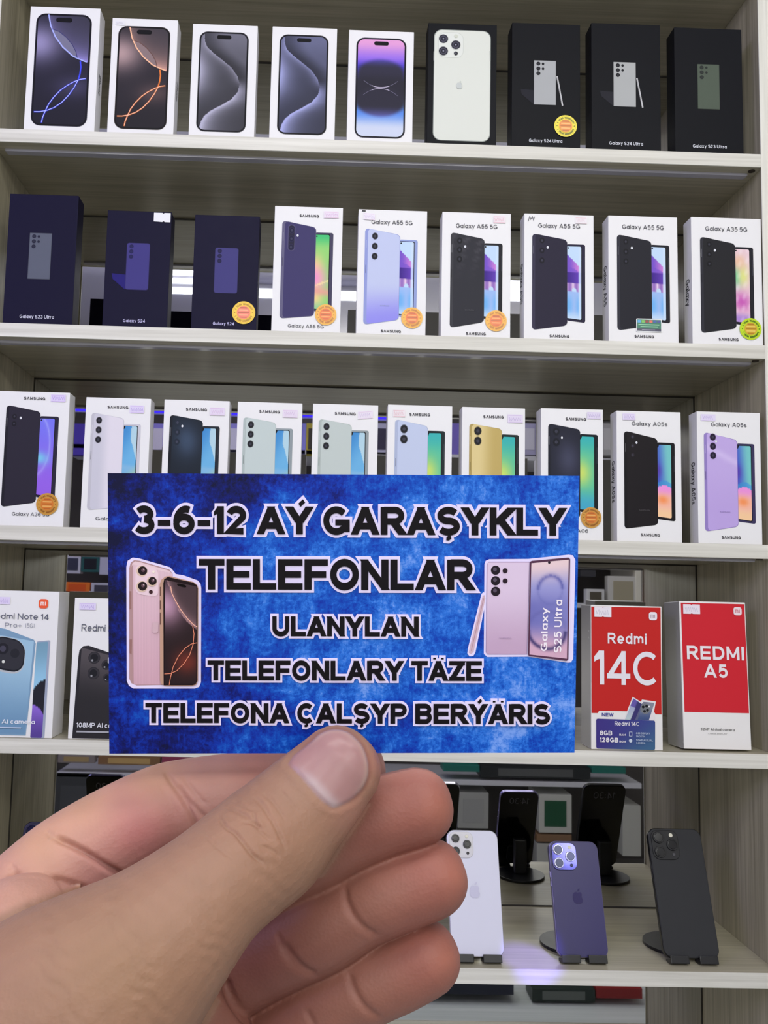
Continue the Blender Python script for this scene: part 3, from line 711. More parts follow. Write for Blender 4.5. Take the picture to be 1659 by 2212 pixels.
# ---- top shelf
g1 = 'phone boxes on the top shelf'
def pro_box(tl, tr, br, bl, label, kind, scr, spec=None):
    B = phone_box(0, tl, tr, br, bl, label, g1, d=0.0265)
    A = art(B)
    if kind == 'circ':
        hue, hot, pale, warm = spec
        face_phone(A, scr, .17, (44, 40, 60) if not warm else (58, 48, 48), circles_wall(hue, warm))
        (a, b), (c, _), (_, d), _ = scr; w = c - a; k = A.w / A.h
        circles_lines(A, q2(a + w * .035, b + w * .035 * k, c - w * .035, d - w * .035 * k), hot, pale)
        m = (a + c) / 2; hw = w * .13; hh = w * .042 * k; y = b + w * .115 * k
        A.rq(q2(m - hw, y - hh, m + hw, y + hh), .13, (14, 14, 20))
    elif kind == 'swoosh':
        face_phone(A, scr, .17, (70, 68, 74), swoosh_wall(spec), nu=90, nv=180)
    else:
        face_phone(A, scr, .17, (70, 66, 84), circle_glow, nu=40, nv=80)
        (a, b), (c, _), (_, d), _ = scr; f = lambda s, t: (a + (c - a) * s, b + (d - b) * t)
        for sg in (-1, 1):
            arc = [f(.5 + .42 * x, .502 + sg * (.006 + .085 * x * x * (1 + .25 * abs(x)))) for x in np.linspace(-1, 1, 21)]
            A.line(arc[2:-2], .007, (110, 106, 130)); A.line(arc[6:-6], .010, (200, 190, 214))
    A.obj('printed_phone_picture', B.root)
    return B
scr = q2(.095, .058, .885, .957)
b = pro_box((65, 13), (213, 17), (208, 285), (52, 280), 'white phone box with blue-line lilac screen picture, first on the top shelf', 'circ', q2(.093, .056, .888, .957), ((150, 140, 214), (70, 80, 250), (206, 214, 255), False))
def side_text(B, txt, side, v0, v1, col=(60, 60, 66), cap=.42, off=.5):
    """small lettering running down a carton's side"""
    ps, L = text_polys(txt, .17); vs, fs = [], []
    x = (B.w / 2 + 0.0003) * side; S = (v1 - v0) * B.h / L; H = B.d * cap
    for p in ps:
        i = len(vs)
        for a, c in p: vs.append((x, B.d * off + side * (-(c - .5)) * H * -1, B.h * (1 - v0) - a * S))
        fs.append(list(range(i, i + len(p))))
    return link_mesh('side_lettering', vs, fs, mat('ink_%d_%d_%d' % col, col, 0.5), B.root)
side_text(b, 'iPhone', 1, .50, .66, (90, 90, 96), .34, .5)
b = pro_box((243, 39), (383, 42), (376, 291), (231, 287.5), 'white phone box with orange-line rosy screen picture on the top shelf', 'circ', q2(.10, .068, .892, .957), ((214, 160, 146), (240, 130, 60), (255, 214, 190), True))
side_text(b, 'iPhone', 1, .50, .66, (150, 150, 152), .34, .5)
price(b, .05, .03, .20, .065, (232, 232, 236), (190, 186, 200), None, 3)
pro_box((417, 51), (557, 55), (549, 298), (407, 292), 'white phone box with plain grey swoosh screen picture on the top shelf', 'swoosh', q2(.11, .066, .868, .955), (176, 174, 196))
pro_box((589, 57), (729, 61.5), (722, 304), (581, 299.5), 'white phone box with blue-grey swoosh screen picture beside the pink and purple one', 'swoosh', q2(.115, .068, .872, .955), (164, 168, 218))
pro_box((754, 65), (895, 67.6), (890, 308.5), (749, 305), 'white phone box with pink and purple circle screen picture', 'glow', q2(.115, .066, .885, .962))

b = phone_box(0, (926, 50), (1073, 51), (1072, 313), (921, 309), 'black phone box with large white three-lens phone back picture', g1, BLACKC)
A = art(b)
A.rq(q2(.085, .052, .912, .966), .14, (150, 156, 150)); A.rq(q2(.095, .057, .902, .961), .135, (222, 225, 216))
A.line([(.90, .22), (.903, .30)], .012, (186, 190, 182)); A.line([(.088, .24), (.088, .31)], .012, (190, 192, 186))
A.rq(q2(.145, .075, .515, .285), .28, (204, 208, 200)); A.rq(q2(.152, .079, .508, .281), .27, (226, 229, 222))
for u, v in ((.222, .13), (.222, .232), (.402, .178)):
    A.circ(u, v, .072, (190, 192, 190)); A.circ(u, v, .066, (44, 44, 54)); A.circ(u, v, .050, (78, 76, 92)); A.circ(u, v, .034, (40, 40, 52)); A.circ(u, v, .012, (150, 150, 170), 8)
A.circ(u, .105, .026, (210, 214, 200)); A.circ(.404, .249, .029, (48, 48, 56)); A.circ(.404, .249, .012, (90, 90, 100))
leaf_logo(A, .46, .515, .05, (200, 205, 202))
A.obj('printed_phone_picture', b.root)

def ultra_box(row, tl, tr, br, bl, label, cm, q, body, lenscol, title, tv, tu0, tu1, pen=False, sticker=None, small=True, r=.02, tcol=(210, 212, 220), shade=None, edgec=None, cam5=True, group=None):
    B = phone_box(row, tl, tr, br, bl, label, group, cm, d=0.027)
    A = art(B)
    (a, v0), (c, _), (_, v1), _ = q; w = c - a
    if shade is not None:
        A.poly([(a, v0 + (v1 - v0) * .68), (a, v1), (a - w * .55, v0 + (v1 - v0) * .78), (a - w * .60, v0 + (v1 - v0) * .66)], shade)
    A.rq(q, r, tuple(int(x * .8) for x in body)); e = w * .018
    A.rgrid(q2(a + e, v0 + e * .5, c - e, v1 - e * .5), r, lambda s, t: np.array(body) * (1.0 + .02 * math.sin(s * 50) * math.sin(t * 90)), 8, 16)
    for j in range(3): 
        A.circ(a + w * .20, v0 + (v1 - v0) * (.075 + .11 * j), w * .092, lenscol); A.circ(a + w * .20, v0 + (v1 - v0) * (.075 + .11 * j), w * .045, mix(lenscol, body, .12))
    if cam5:
        for j in range(2): A.circ(a + w * .41, v0 + (v1 - v0) * (.078 + .11 * j), w * .058, lenscol)
    if pen:
        A.line([(c + w * .05, v0 + (v1 - v0) * .365), (c + w * .29, v1 - .002)], .022, (196, 196, 198)); A.line([(c + w * .045, v0 + (v1 - v0) * .37), (c + w * .24, v1 - .02)], .007, (150, 150, 154))
    A.obj('printed_phone_picture', B.root)
    A = art(B, 20); A.text(title, tu0, tu1, tv + .012, .026, tcol, w=.19, gap=.16); A.obj('title_lettering', B.root)
    if sticker: warranty(B, *sticker)
    return B
ultra_box(0, (1107, 49), (1254.7, 50.6), (1252, 319), (1104, 315), 'black phone box with silver phone, pen and round yellow sticker', BLACKC, q2(.322, .300, .645, .655), (172, 174, 176), (30, 30, 36), 'Galaxy S24 Ultra', .945, .252, .735, True, (.782, .822, .165, (240, 222, 50), (232, 140, 60), (110, 110, 20)), shade=(30, 30, 40), group=g1)
ultra_box(0, (1279, 48), (1427, 50.6), (1426.5, 323), (1276, 318), 'black phone box with silver phone and pen but no sticker', BLACKC, q2(.318, .305, .642, .655), (174, 176, 176), (30, 30, 36), 'Galaxy S24 Ultra', .945, .250, .735, True, shade=(34, 34, 42), group=g1)
ultra_box(0, (1459, 57), (1604, 60), (1604, 328), (1456, 323.7), 'black phone box with small green phone picture, last on the top shelf', BLACKC, q2(.335, .290, .660, .648), (82, 92, 80), (44, 48, 46), 'Galaxy S23 Ultra', .945, .252, .745, group=g1)

# ---- second shelf
g2 = 'phone boxes on the second shelf'
ultra_box(1, (20, 417), (168, 421), (158, 700), (7, 695), 'dark navy phone box with grey-green square-cornered phone picture', NAVYC, q2(.322, .300, .645, .655), (92, 96, 112), (36, 36, 56), 'Galaxy S23 Ultra', .945, .245, .74, tcol=(206, 206, 226), group=g2)
b = ultra_box(1, (231.5, 453.4), (369, 456.7), (363, 706.6), (222, 703), 'dark navy phone box with a blank white sticker on its top corner', NAVYC, q2(.325, .278, .685, .682), (64, 58, 126), (34, 32, 80), 'Galaxy S24', .948, .32, .66, r=.10, shade=(34, 26, 110), cam5=False, tcol=(196, 192, 230), group=g2)
A = art(b, 30); A.poly([(.725, .012), (.86, .012), (.875, .02), (.89, .012), (.985, .012), (.985, .092), (.90, .092), (.88, .084), (.86, .092), (.725, .088)], (240, 240, 244)); A.obj('price_sticker', b.root, INK, 'blank white sticker')
ultra_box(1, (422, 462.5), (562, 467), (553, 713), (412, 708), 'dark navy phone box with a round yellow and pink sticker', NAVYC, q2(.328, .285, .690, .682), (66, 62, 122), (34, 32, 70), 'Galaxy S24', .948, .335, .66, r=.10, cam5=False, tcol=(196, 192, 230), sticker=(.80, .848, .178, (250, 206, 60), (244, 130, 110), (190, 140, 40)), group=g2)

def duo_box(row, tl, tr, br, bl, label, back, edge, lens, screen, frame, title, tpos, brand, bpos, group, bq, fq, lpos, lr=.046, lenscol=(30, 30, 36), flash=None, fcol=(236, 236, 240), backfn=None, notch='dot', mark=None, side=None, d=0.0255, ridge=None, set_back=.003):
    """carton with a phone seen from behind beside a phone seen from the front"""
    B = phone_box(row, tl, tr, br, bl, label, group, WHITEC, d=d, set_back=set_back)
    A = art(B)
    # front phone first (it stands behind)
    (f0, g0), (f1, ga), (_, gb), (_, gc) = fq
    A.rq(fq, .11, frame)
    wd = f1 - f0; k = B.w / B.h
    A.rgrid([(f0, g0 + .014), (f1 - wd * .17, ga + .012), (f1 - wd * .17, gb - .016), (f0, gc - .014)], .09, lambda s, t: (18, 18, 24), 2, 6)
    A.rgrid([(f0, g0 + .018), (f1 - wd * .21, ga + .017), (f1 - wd * .21, gb - .022), (f0, gc - .02)], .10, screen, 20, 60)
    if notch == 'dot': A.circ(f0 + wd * .10, g0 + .030, .012, (20, 20, 24), 10)
    else: A.poly([(f0, g0 + .012), (f0 + wd * .14, g0 + .016), (f0 + wd * .09, g0 + .036), (f0 + wd * .02, g0 + .044), (f0, g0 + .044)], (20, 22, 28))
    A.line([(f1 - wd * .05, ga + .10), (f1 - wd * .05, ga + .22)], .008, mix(frame, (160, 160, 180), .25))
    # back
    A.rq(bq, .11, edge)
    (a0, b0), (a1, b1), (_, b2), (_, b3) = bq; w = a1 - a0
    e = w * .085
    iq = [(a0 + e, b0 - .004 + .006), (a1 - w * .012, b1 + .004), (a1 - w * .012, b2 - .004), (a0 + e, b3 - .006)]
    fn = backfn or (lambda s, t: np.array(back, float))
    A.rgrid(iq, .12, fn, 14, 30)
    A.line([(a0 + e * .45, b0 + .10), (a0 + e * .45, b0 + .16)], .010, mix(edge, (255, 255, 255), .25)); A.line([(a0 + e * .45, b0 + .30), (a0 + e * .45, b0 + .36)], .010, mix(edge, (0, 0, 0), .25))
    if ridge: A.rq(q2(*ridge), .45, mix(back, (120, 116, 140), .35)); A.rq(q2(ridge[0] + .012, ridge[1] + .007, ridge[2] - .012, ridge[3] - .007), .45, mix(back, (10, 10, 14), .5))
    for u, v in lpos:
        A.circ(u, v, lr * 1.14, mix(lenscol, back, .5), 20, .85); A.circ(u, v, lr, lenscol, 20, .85); A.circ(u, v, lr * .45, mix(lenscol, (90, 90, 110), .5), 14, .85)
    if flash: A.circ(flash[0], flash[1], .020, (224, 226, 232), 10, .8)
    if mark: A.text('SAMSUNG', mark[0], mark[1], mark[2], .010, mix(back, (255, 255, 255) if sum(back) < 330 else (90, 90, 120), .22), w=.2)
    A.obj('printed_phone_picture', B.root)
    A = art(B, 20)
    A.text(title, tpos[0], tpos[1], tpos[2], tpos[3], (70, 70, 76), w=.13, gap=.16); A.obj('title_lettering', B.root)
    A = art(B, 20)
    A.text(brand, bpos[0], bpos[1], bpos[2], .0215, (62, 60, 66), w=.22, gap=.24, wide=1.05); A.obj('brand_lettering', B.root)
    if side: side_text(B, side, -1, *(.47, .68) if len(side) < 8 else (.38, .70), (60, 60, 62), .45)
    return B
BR = 'SΛMSUNG'
def scr_petal(s, t):
    c = mix((70, 196, 120), (150, 214, 120), sst(0, .2, t)); c = mix(c, (246, 214, 140), sst(.15, .45, t) * sst(1.2, .2, s + .2))
    p = math.exp(-((s + .1) / .9) ** 2 - ((t - .58) / .16) ** 2); c = mix(c, (244, 150, 206), p)
    c = mix(c, (236, 160, 150), math.exp(-((t - .76) / .05) ** 2) * .8); c = mix(c, (150, 206, 150), sst(.85, 1, t))
    if abs((t - .60) - .10 * (1 - s)) < .012: c = mix(c, (255, 236, 160), .6)
    return c
def scr_crystal(s, t):
    c = np.array((196, 220, 246.))
    top = .10 + .20 * s
    if t > top and t < .42 + .02 * s: c = mix((120, 84, 200), (206, 130, 214), sst(.1, .9, s) * (1 if t < .26 + .1 * s else .3))
    if .36 < t < .56 + .05 * math.sin(s * 6): c = mix((60, 34, 130), (110, 70, 190), s)
    if t > .50 and t < .62 + .05 * math.sin(s * 9): c = mix((240, 214, 236), (150, 110, 190), abs(math.sin(s * 7)))
    if t >= .62: c = mix((160, 190, 240), (110, 180, 240), sst(.62, .8, t) * abs(math.cos(s * 3)))
    if t > .85: c = mix(c, (196, 220, 246), sst(.85, 1, t))
    if s > .80: c = mix(c, (206, 226, 248), .85)
    return c
def scr_bloom(s, t):
    c = mix((236, 206, 214), (120, 200, 150), math.exp(-((s - .1) / .4) ** 2 - ((t - .38) / .14) ** 2))
    c = mix(c, (226, 230, 130), math.exp(-((s - .6) / .35) ** 2 - ((t - .36) / .14) ** 2) * .9)
    c = mix(c, (240, 190, 150), math.exp(-((s - .3) / .4) ** 2 - ((t - .18) / .10) ** 2) * .8)
    c = mix(c, (200, 90, 180), math.exp(-((s - .45) / .6) ** 2 - ((t - .72) / .13) ** 2) * .95)
    c = mix(c, (150, 110, 210), sst(.84, .95, t) * .7); n = math.sin(s * 9 + t * 23) * math.sin(t * 17 - s * 5)
    return mix(c, (250, 240, 244), max(0, n) * .35)
BQ = [(.10, .152), (.612, .200), (.612, .880), (.10, .926)]; FQ = [(.60, .236), (.868, .238), (.862, .865), (.60, .852)]
T5, B5 = (.19, .785, .118, .034), (.355, .645, .982)
L5 = [(.245, .216), (.245, .297), (.245, .378)]
orange = dict(ring=(244, 178, 50), core=(232, 110, 40), ink=(190, 110, 20))
b = duo_box(1, (593.6, 446), (742.6, 449), (733, 721), (586, 717), 'white phone box with dark grey-lilac phone and green-pink screen picture', (64, 58, 104), (104, 100, 130), None, scr_petal, (70, 66, 92), 'Galaxy A56 5G', (.24, .76, .965, .026), BR, (.365, .65, .086), g2,
            [(.115, .117), (.615, .165), (.615, .870), (.115, .898)], [(.60, .205), (.868, .205), (.868, .85), (.60, .83)], [(.258, .195), (.255, .262), (.252, .33)], .042, (30, 28, 60), (.345, .235), ridge=(.20, .148, .31, .36))
price(b, .72, .033, .94, .088, (238, 226, 240), (206, 150, 200), (226, 150, 190), 5); warranty(b, .785, .858, .155, **orange)
b = duo_box(1, (775, 452.7), (924, 455), (918, 725.4), (769, 720.7), 'white phone box with light blue phone and purple crystal screen picture', (182, 192, 236), (150, 160, 216), None, scr_crystal, (150, 164, 214), 'Galaxy A55 5G', T5, BR, B5, g2, BQ, FQ, L5,
            backfn=lambda s, t: mix((196, 204, 236), (150, 146, 236), sst(.55, 1, t)), mark=(.34, .47, .775))
price(b, .07, .030, .24, .085, (240, 234, 244), (200, 176, 220), (226, 180, 210), 6, .006); A = art(b, 32); A.poly([(.05, .012), (.10, .012), (.10, .020), (.05, .020)], (40, 40, 44)); A.obj('price_tag_mark', b.root); warranty(b, .800, .862, .155, **orange)
b = duo_box(1, (956, 459), (1104, 460.6), (1102, 731.5), (952, 727), 'white phone box with a scuffed black phone and crystal screen picture', (44, 44, 50), (60, 60, 66), None, scr_crystal, (34, 34, 40), 'Galaxy A55 5G', (.20, .80, .128, .034), BR, (.36, .645, .982), g2,
            [(.125, .165), (.618, .212), (.618, .878), (.125, .93)], [(.605, .245), (.880, .245), (.880, .865), (.605, .85)], [(.255, .232), (.255, .305), (.255, .38)], .042, (26, 26, 32), (.335, .278),
            backfn=lambda s, t: mix((46, 46, 54), (70, 68, 76), max(0, math.sin(s * 14 + t * 40) * math.sin(t * 31)) * sst(.55, .1, t)), mark=(.34, .47, .79))
price(b, .74, .025, .92, .080, (242, 230, 236), (220, 140, 160), (226, 130, 150), 7); warranty(b, .790, .865, .155, **orange)
b = duo_box(1, (1134, 462.5), (1283.6, 464), (1282, 736), (1130, 732.6), 'white phone box with a pen scribble on its corner and blue-tinted black phone', (40, 36, 56), (56, 52, 74), None, scr_crystal, (40, 36, 60), 'Galaxy A55 5G', (.20, .80, .112, .034), BR, (.365, .645, .982), g2,
            [(.115, .160), (.618, .205), (.618, .885), (.115, .928)], [(.605, .238), (.875, .238), (.875, .86), (.605, .845)], [(.255, .215), (.255, .295), (.255, .375)], .040, (26, 24, 36), (.335, .27), side='Galaxy A55')
A = art(b, 30); A.line([(.055, .062), (.075, .025), (.09, .05), (.115, .028), (.13, .055), (.145, .03)], .008, (60, 60, 70)); A.obj('pen_scribble', b.root)
price(b, .73, .020, .90, .072, (242, 236, 240), (226, 190, 200), (226, 150, 160), 8)
b = duo_box(1, (1315, 467), (1464, 468), (1465, 741), (1314, 738), 'white phone box with black phone and a small green and blue label', (36, 36, 44), (50, 50, 60), None, scr_crystal, (34, 34, 42), 'Galaxy A55 5G', (.20, .80, .105, .034), BR, (.365, .645, .965), g2,
            [(.122, .150), (.620, .198), (.620, .868), (.122, .912)], [(.605, .225), (.880, .228), (.880, .845), (.605, .83)], [(.25, .208), (.25, .288), (.25, .365)], .040, (26, 26, 32), (.335, .258), side='Galaxy A55')
A = art(b, 30); A.rq(q2(.39, .815, .755, .918), .04, (236, 238, 240)); A.rq(q2(.40, .822, .745, .912), .03, (50, 120, 96))
for i, c in enumerate(((90, 170, 220), (120, 190, 90), (150, 60, 60), (230, 110, 90), (60, 90, 170), (70, 80, 150))): A.poly(q2(.41 + i * .056, .826, .455 + i * .056, .846), c, False)
A.k += 1; A.poly(q2(.40, .893, .745, .912), (60, 60, 84)); A.poly(q2(.42, .858, .72, .866), (150, 214, 170), False); A.poly(q2(.45, .874, .70, .881), (150, 214, 170), False); A.poly(q2(.47, .899, .66, .905), (150, 150, 170)); A.obj('certificate_label', b.root, INK_GLOSS)
b = duo_box(1, (1494, 470), (1645, 470), (1648, 745), (1495, 741.6), 'white phone box with black phone, floral screen and lime round sticker', (36, 36, 40), (48, 48, 56), None, scr_bloom, (34, 34, 42), 'Galaxy A35 5G', (.20, .795, .107, .034), BR, (.365, .645, .968), g2,
            [(.122, .155), (.622, .205), (.622, .870), (.122, .915)], [(.605, .228), (.878, .230), (.878, .85), (.605, .835)], [(.25, .215), (.25, .295), (.25, .37)], .038, (26, 26, 30), (.33, .262), side='Galaxy')
warranty(b, .815, .872, .155, ring=(196, 226, 40), core=(214, 170, 50), ink=(70, 110, 20))

# ---- third shelf
g3 = 'phone boxes on the third shelf'
def scr_violet(s, t):
    c = mix((120, 120, 240), (150, 100, 230), sst(0, .9, t)); d = abs(math.hypot((s + .35) / 1.1, (t - .34) / .42) - 1)
    c = mix(c, (196, 206, 250), math.exp(-d / .05) * .5); return mix(c, (120, 220, 236), math.exp(-((s) / .7) ** 2 - ((t - .52) / .08) ** 2) * .9)
def scr_blue(s, t):
    c = mix((66, 140, 206), (110, 180, 226), sst(.0, .6, t + .3 * s)); c = mix(c, (214, 228, 100), sst(.62, .92, t + .15 * s)); c = mix(c, (180, 200, 220), sst(.5, .55, t) * sst(.75, .55, t) * .3)
    if s > .62 + .9 * max(0, t - .02) or (s > .55 and t > .02 and s > .30 + 1.6 * t): c = mix(c, (196, 222, 230), .85)
    return c
def scr_teal(s, t):
    c = mix((60, 180, 180), (90, 196, 160), sst(0, .3, t)); c = mix(c, (206, 226, 110), math.exp(-((s - .1) / .7) ** 2 - ((t - .50) / .18) ** 2)); return mix(c, (70, 170, 200), sst(.65, .95, t))
def scr_sunset(s, t):
    c = mix((70, 90, 200), (120, 200, 200), sst(-.2, .8, s - .3 * t)); c = mix(c, (90, 60, 170), math.exp(-((s) / .3) ** 2 - ((t - .36) / .10) ** 2)); 
    if t > .54 - .05 * math.sin(s * 3): c = mix((60, 130, 200), (90, 170, 220), s)
    if t > .60 - .04 * math.sin(s * 3): c = mix((240, 150, 220), (250, 190, 170), sst(.6, .75, t)); c = mix(c, (250, 150, 90), math.exp(-((s - .4) / .4) ** 2 - ((t - .76) / .06) ** 2)); c = mix(c, (250, 206, 160), sst(.82, .95, t))
    return c
gold = dict(ring=(206, 150, 60), core=(214, 120, 40), ink=(150, 90, 20))
BQ3 = [(.095, .118), (.600, .158), (.600, .840), (.095, .868)]; FQ3 = [(.59, .200), (.862, .200), (.862, .82), (.59, .80)]
T3, B3 = (.235, .755, .942, .026), (.335, .655, .084)
L3 = [(.215, .178), (.215, .252), (.215, .327)]
b = duo_box(2, (-3, 841), (151, 847), (137, 1134), (-16, 1129), 'white phone box with black phone and violet screen, first on the third shelf', (42, 38, 52), (32, 30, 40), None, scr_violet, (40, 36, 56), 'Galaxy A36 5G', (.28, .80, .925, .026), BR, (.355, .655, .062), g3,
            [(.115, .105), (.600, .150), (.600, .825), (.115, .865)], [(.59, .182), (.862, .182), (.862, .80), (.59, .785)], [(.235, .19), (.235, .245)], .034, (28, 26, 34), (.325, .20))
price(b, .735, .018, .945, .072, (226, 214, 246), (150, 110, 210), (190, 150, 220), 9); warranty(b, .765, .835, .155, **gold)
def hidden(tl, tr, wtop=2, h=281, sh=-7):
    return tl, tr, (tr[0] + sh + wtop, tr[1] + h), (tl[0] + sh - wtop, tl[1] + h - 1)
b = duo_box(2, *hidden((184, 857), (323, 860.4)), 'white phone box with silver-white phone on the third shelf above the fourth', (214, 210, 220), (196, 194, 204), None, scr_blue, (206, 204, 214), 'Galaxy A16', T3, BR, B3, g3, BQ3, FQ3, L3, .048, notch='v', backfn=lambda s, t: mix((206, 204, 216), (228, 222, 232), sst(.2, .6, s)))
b.root['label'] = 'white phone box with silver-white three-lens phone on the third shelf'
price(b, .68, .055, .90, .115, (226, 216, 244), (140, 110, 200), (190, 150, 220), 10)
b = duo_box(2, *hidden((354, 862), (494, 866.6)), 'white phone box with dark teal-black phone on the third shelf', (30, 38, 52), (24, 28, 38), None, scr_blue, (34, 40, 50), 'Galaxy A16', T3, BR, B3, g3, BQ3, FQ3, L3, .044, (34, 42, 58), (.29, .205), notch='v', backfn=lambda s, t: mix((26, 34, 46), (60, 76, 100), math.exp(-((s - .5) / .4) ** 2 - ((t - .25) / .18) ** 2)))
price(b, .70, .055, .93, .115, (232, 220, 240), (200, 150, 200), (210, 160, 210), 11)
b = duo_box(2, *hidden((513.6, 867), (652, 873)), 'white phone box with pale mint phone, nearer the dark teal-black one', (198, 210, 208), (180, 192, 190), None, scr_blue, (150, 160, 164), 'Galaxy A16', T3, BR, B3, g3, BQ3, FQ3, L3, .050, notch='v')
price(b, .70, .055, .93, .115, (234, 222, 238), (190, 150, 200), (214, 160, 206), 12)
b = duo_box(2, *hidden((676, 872), (816, 876), sh=-5), 'white phone box with pale mint phone, beside the light blue two-lens one', (196, 206, 202), (178, 188, 184), None, scr_blue, (150, 158, 160), 'Galaxy A16', T3, BR, B3, g3, BQ3, FQ3, L3, .050, notch='v')
price(b, .69, .055, .92, .115, (236, 228, 240), (190, 160, 210), (220, 180, 210), 13, -.012)
L2 = [(.255, .187), (.255, .265)]
b = duo_box(2, *hidden((838.5, 872), (976.6, 876), sh=-4), 'white phone box with light blue two-lens phone on the third shelf', (196, 206, 232), (176, 186, 214), None, scr_teal, (30, 40, 44), 'Galaxy A06', T3, BR, B3, g3, [(.115, .113), (.625, .160), (.625, .850), (.115, .880)], [(.61, .195), (.89, .195), (.89, .84), (.61, .825)], L2, .062, notch='v')
price(b, .08, .04, .27, .095, (240, 230, 234), (220, 150, 160), (226, 140, 150), 14)
b = duo_box(2, *hidden((999, 877.4), (1134, 882), sh=-2), 'white phone box with golden two-lens phone on the third shelf', (206, 184, 120), (180, 158, 96), None, scr_teal, (34, 44, 44), 'Galaxy A06', T3, BR, B3, g3, [(.115, .128), (.632, .165), (.632, .850), (.115, .880)], [(.62, .205), (.90, .208), (.90, .84), (.62, .825)], [(.25, .185), (.25, .262)], .062, notch='v', backfn=lambda s, t: mix((226, 206, 146), (196, 172, 104), sst(.2, .8, s)))
price(b, .72, .05, .96, .115, (230, 220, 240), (150, 120, 190), (190, 160, 210), 15)
b = duo_box(2, (1168.6, 882.4), (1302, 885), (1304, 1169), (1168, 1165.5), 'white phone box with midnight blue two-lens phone at the blue card corner', (40, 42, 58), (32, 34, 46), None, scr_teal, (20, 28, 34), 'Galaxy A06', T3, BR, (.395, .725, .090), g3, [(.115, .118), (.630, .158), (.630, .83), (.115, .86)], [(.62, .192), (.915, .195), (.915, .80), (.62, .785)], [(.245, .178), (.245, .26)], .062, (26, 28, 38), (.335, .225), notch='v', backfn=lambda s, t: mix((34, 36, 50), (66, 68, 90), math.exp(-((s - .6) / .4) ** 2 - ((t - .35) / .2) ** 2)), side=None)
price(b, .74, .022, .96, .075, (228, 220, 240), (150, 120, 190), (190, 160, 210), 16); warranty(b, .80, .828, .165, **gold)
LB = [(.245, .195), (.245, .265), (.245, .335)]
b = duo_box(2, (1332, 887.4), (1470, 889.6), (1474, 1172), (1333, 1168), 'white phone box with black phone and blue-orange screen picture', (28, 24, 28), (20, 18, 22), None, scr_sunset, (22, 20, 26), 'Galaxy A05s', (.235, .785, .112, .030), BR, (.36, .655, .958), g3,
            [(.112, .155), (.632, .210), (.632, .868), (.112, .905)], [(.62, .238), (.90, .240), (.90, .84), (.62, .825)], [(.245, .20), (.245, .27), (.245, .34)], .030, (44, 40, 48), (.305, .245), notch='none', mark=(.34, .50, .765), side='Galaxy A05s')
price(b, .09, .022, .29, .072, (230, 222, 244), (160, 130, 200), (200, 170, 220), 17)
b = duo_box(2, (1507.5, 889.6), (1643, 890.7), (1645.6, 1177), (1506.4, 1171.7), 'white phone box with lilac three-lens phone, last on the third shelf', (186, 160, 222), (150, 130, 196), None, scr_sunset, (60, 54, 90), 'Galaxy A05s', (.22, .780, .112, .030), BR, (.36, .655, .962), g3,
            [(.105, .158), (.630, .212), (.630, .868), (.105, .912)], [(.62, .238), (.90, .240), (.90, .845), (.62, .83)], LB, .052, (36, 28, 50), (.295, .228), notch='none', mark=(.34, .50, .765), side='Galaxy A05s',
            backfn=lambda s, t: mix((190, 166, 226), (214, 196, 240), max(0, 1 - abs((t - .18) - (s - .3) * .12) / .06) * .7 + .2 * sst(.8, .3, t)))
price(b, .06, .022, .29, .072, (228, 220, 244), (160, 130, 200), (200, 170, 220), 18)



# ---- fourth shelf
g4 = 'phone boxes on the fourth shelf'
def maker_logo(A, u, v, hw, col, ink):
    k = A.w / A.h
    A.rq(q2(u - hw, v - hw * k, u + hw, v + hw * k), .30, col)
    f = lambda x, y: (u + x * hw, v - y * hw * k)
    for pts in ([f(-.50, -.32), f(-.50, .30), f(-.05, .30), f(.08, .20), f(.08, -.32)], [f(-.20, -.32), f(-.20, .06)], [f(.42, -.32), f(.42, .32)]): A.line(pts, hw * .17, ink)
B = phone_box(3, (-37, 1274), (128, 1282), (112, 1598), (-53, 1595), 'white phone box with pale blue phone and orange emblem on the fourth shelf', g4, WHITEC, d=0.046, set_back=0.006)
A = art(B)
# front phone
A.rq([(.735, .345), (.915, .335), (.905, 1.0), (.72, 1.0)], .12, (160, 168, 190))
A.rgrid([(.735, .352), (.885, .345), (.872, .998), (.72, .998)], .10, lambda s, t: (mix((120, 160, 184), (150, 200, 230), sst(0, .45, t)) if t < .50 - .22 * s + .12 * s * s else (mix((150, 110, 220), (90, 70, 150), sst(.6, 1.0, t)) if t > .66 + .10 * (s) ** 2 else (38, 38, 48))), 24, 60)
A.poly([(.05, .28), (.20, .255), (.32, .265), (.70, .335), (.725, .36), (.66, .985), (.05, .985)], (126, 160, 190))
A.grid([(.05, .29), (.70, .345), (.645, .975), (.05, .975)], lambda s, t: mix((160, 196, 220), (112, 150, 184), sst(.2, 1.0, t)), 6, 20)
A.rq([(.15, .30), (.60, .345), (.585, .58), (.14, .545)], .36, (186, 190, 196)); A.rq([(.165, .305), (.595, .348), (.58, .567), (.16, .532)], .36, (30, 32, 40)); A.rq([(.18, .315), (.58, .355), (.565, .555), (.18, .52)], .34, (52, 52, 60))
A.circ(.30, .40, .075, (36, 36, 44)); A.circ(.30, .40, .04, (70, 68, 84)); A.circ(.46, .43, .06, (40, 40, 48)); A.circ(.315, .488, .02, (220, 222, 216), 12)
A.obj('printed_phone_picture', B.root)
A = art(B, 24)
A.text('Redmi Note 14', .10, .88, .196, .040, (92, 94, 112), w=.13); A.text('Pro+', .31, .53, .252, .030, (130, 132, 148), w=.11); A.text('(5G)', .58, .70, .252, .030, (150, 152, 164), w=.11)
A.text('200MP AI camera', .02, .775, .905, .028, (236, 238, 246), w=.16); A.poly(q2(.10, .928, .60, .936), (196, 208, 228))
A.obj('title_lettering', B.root)
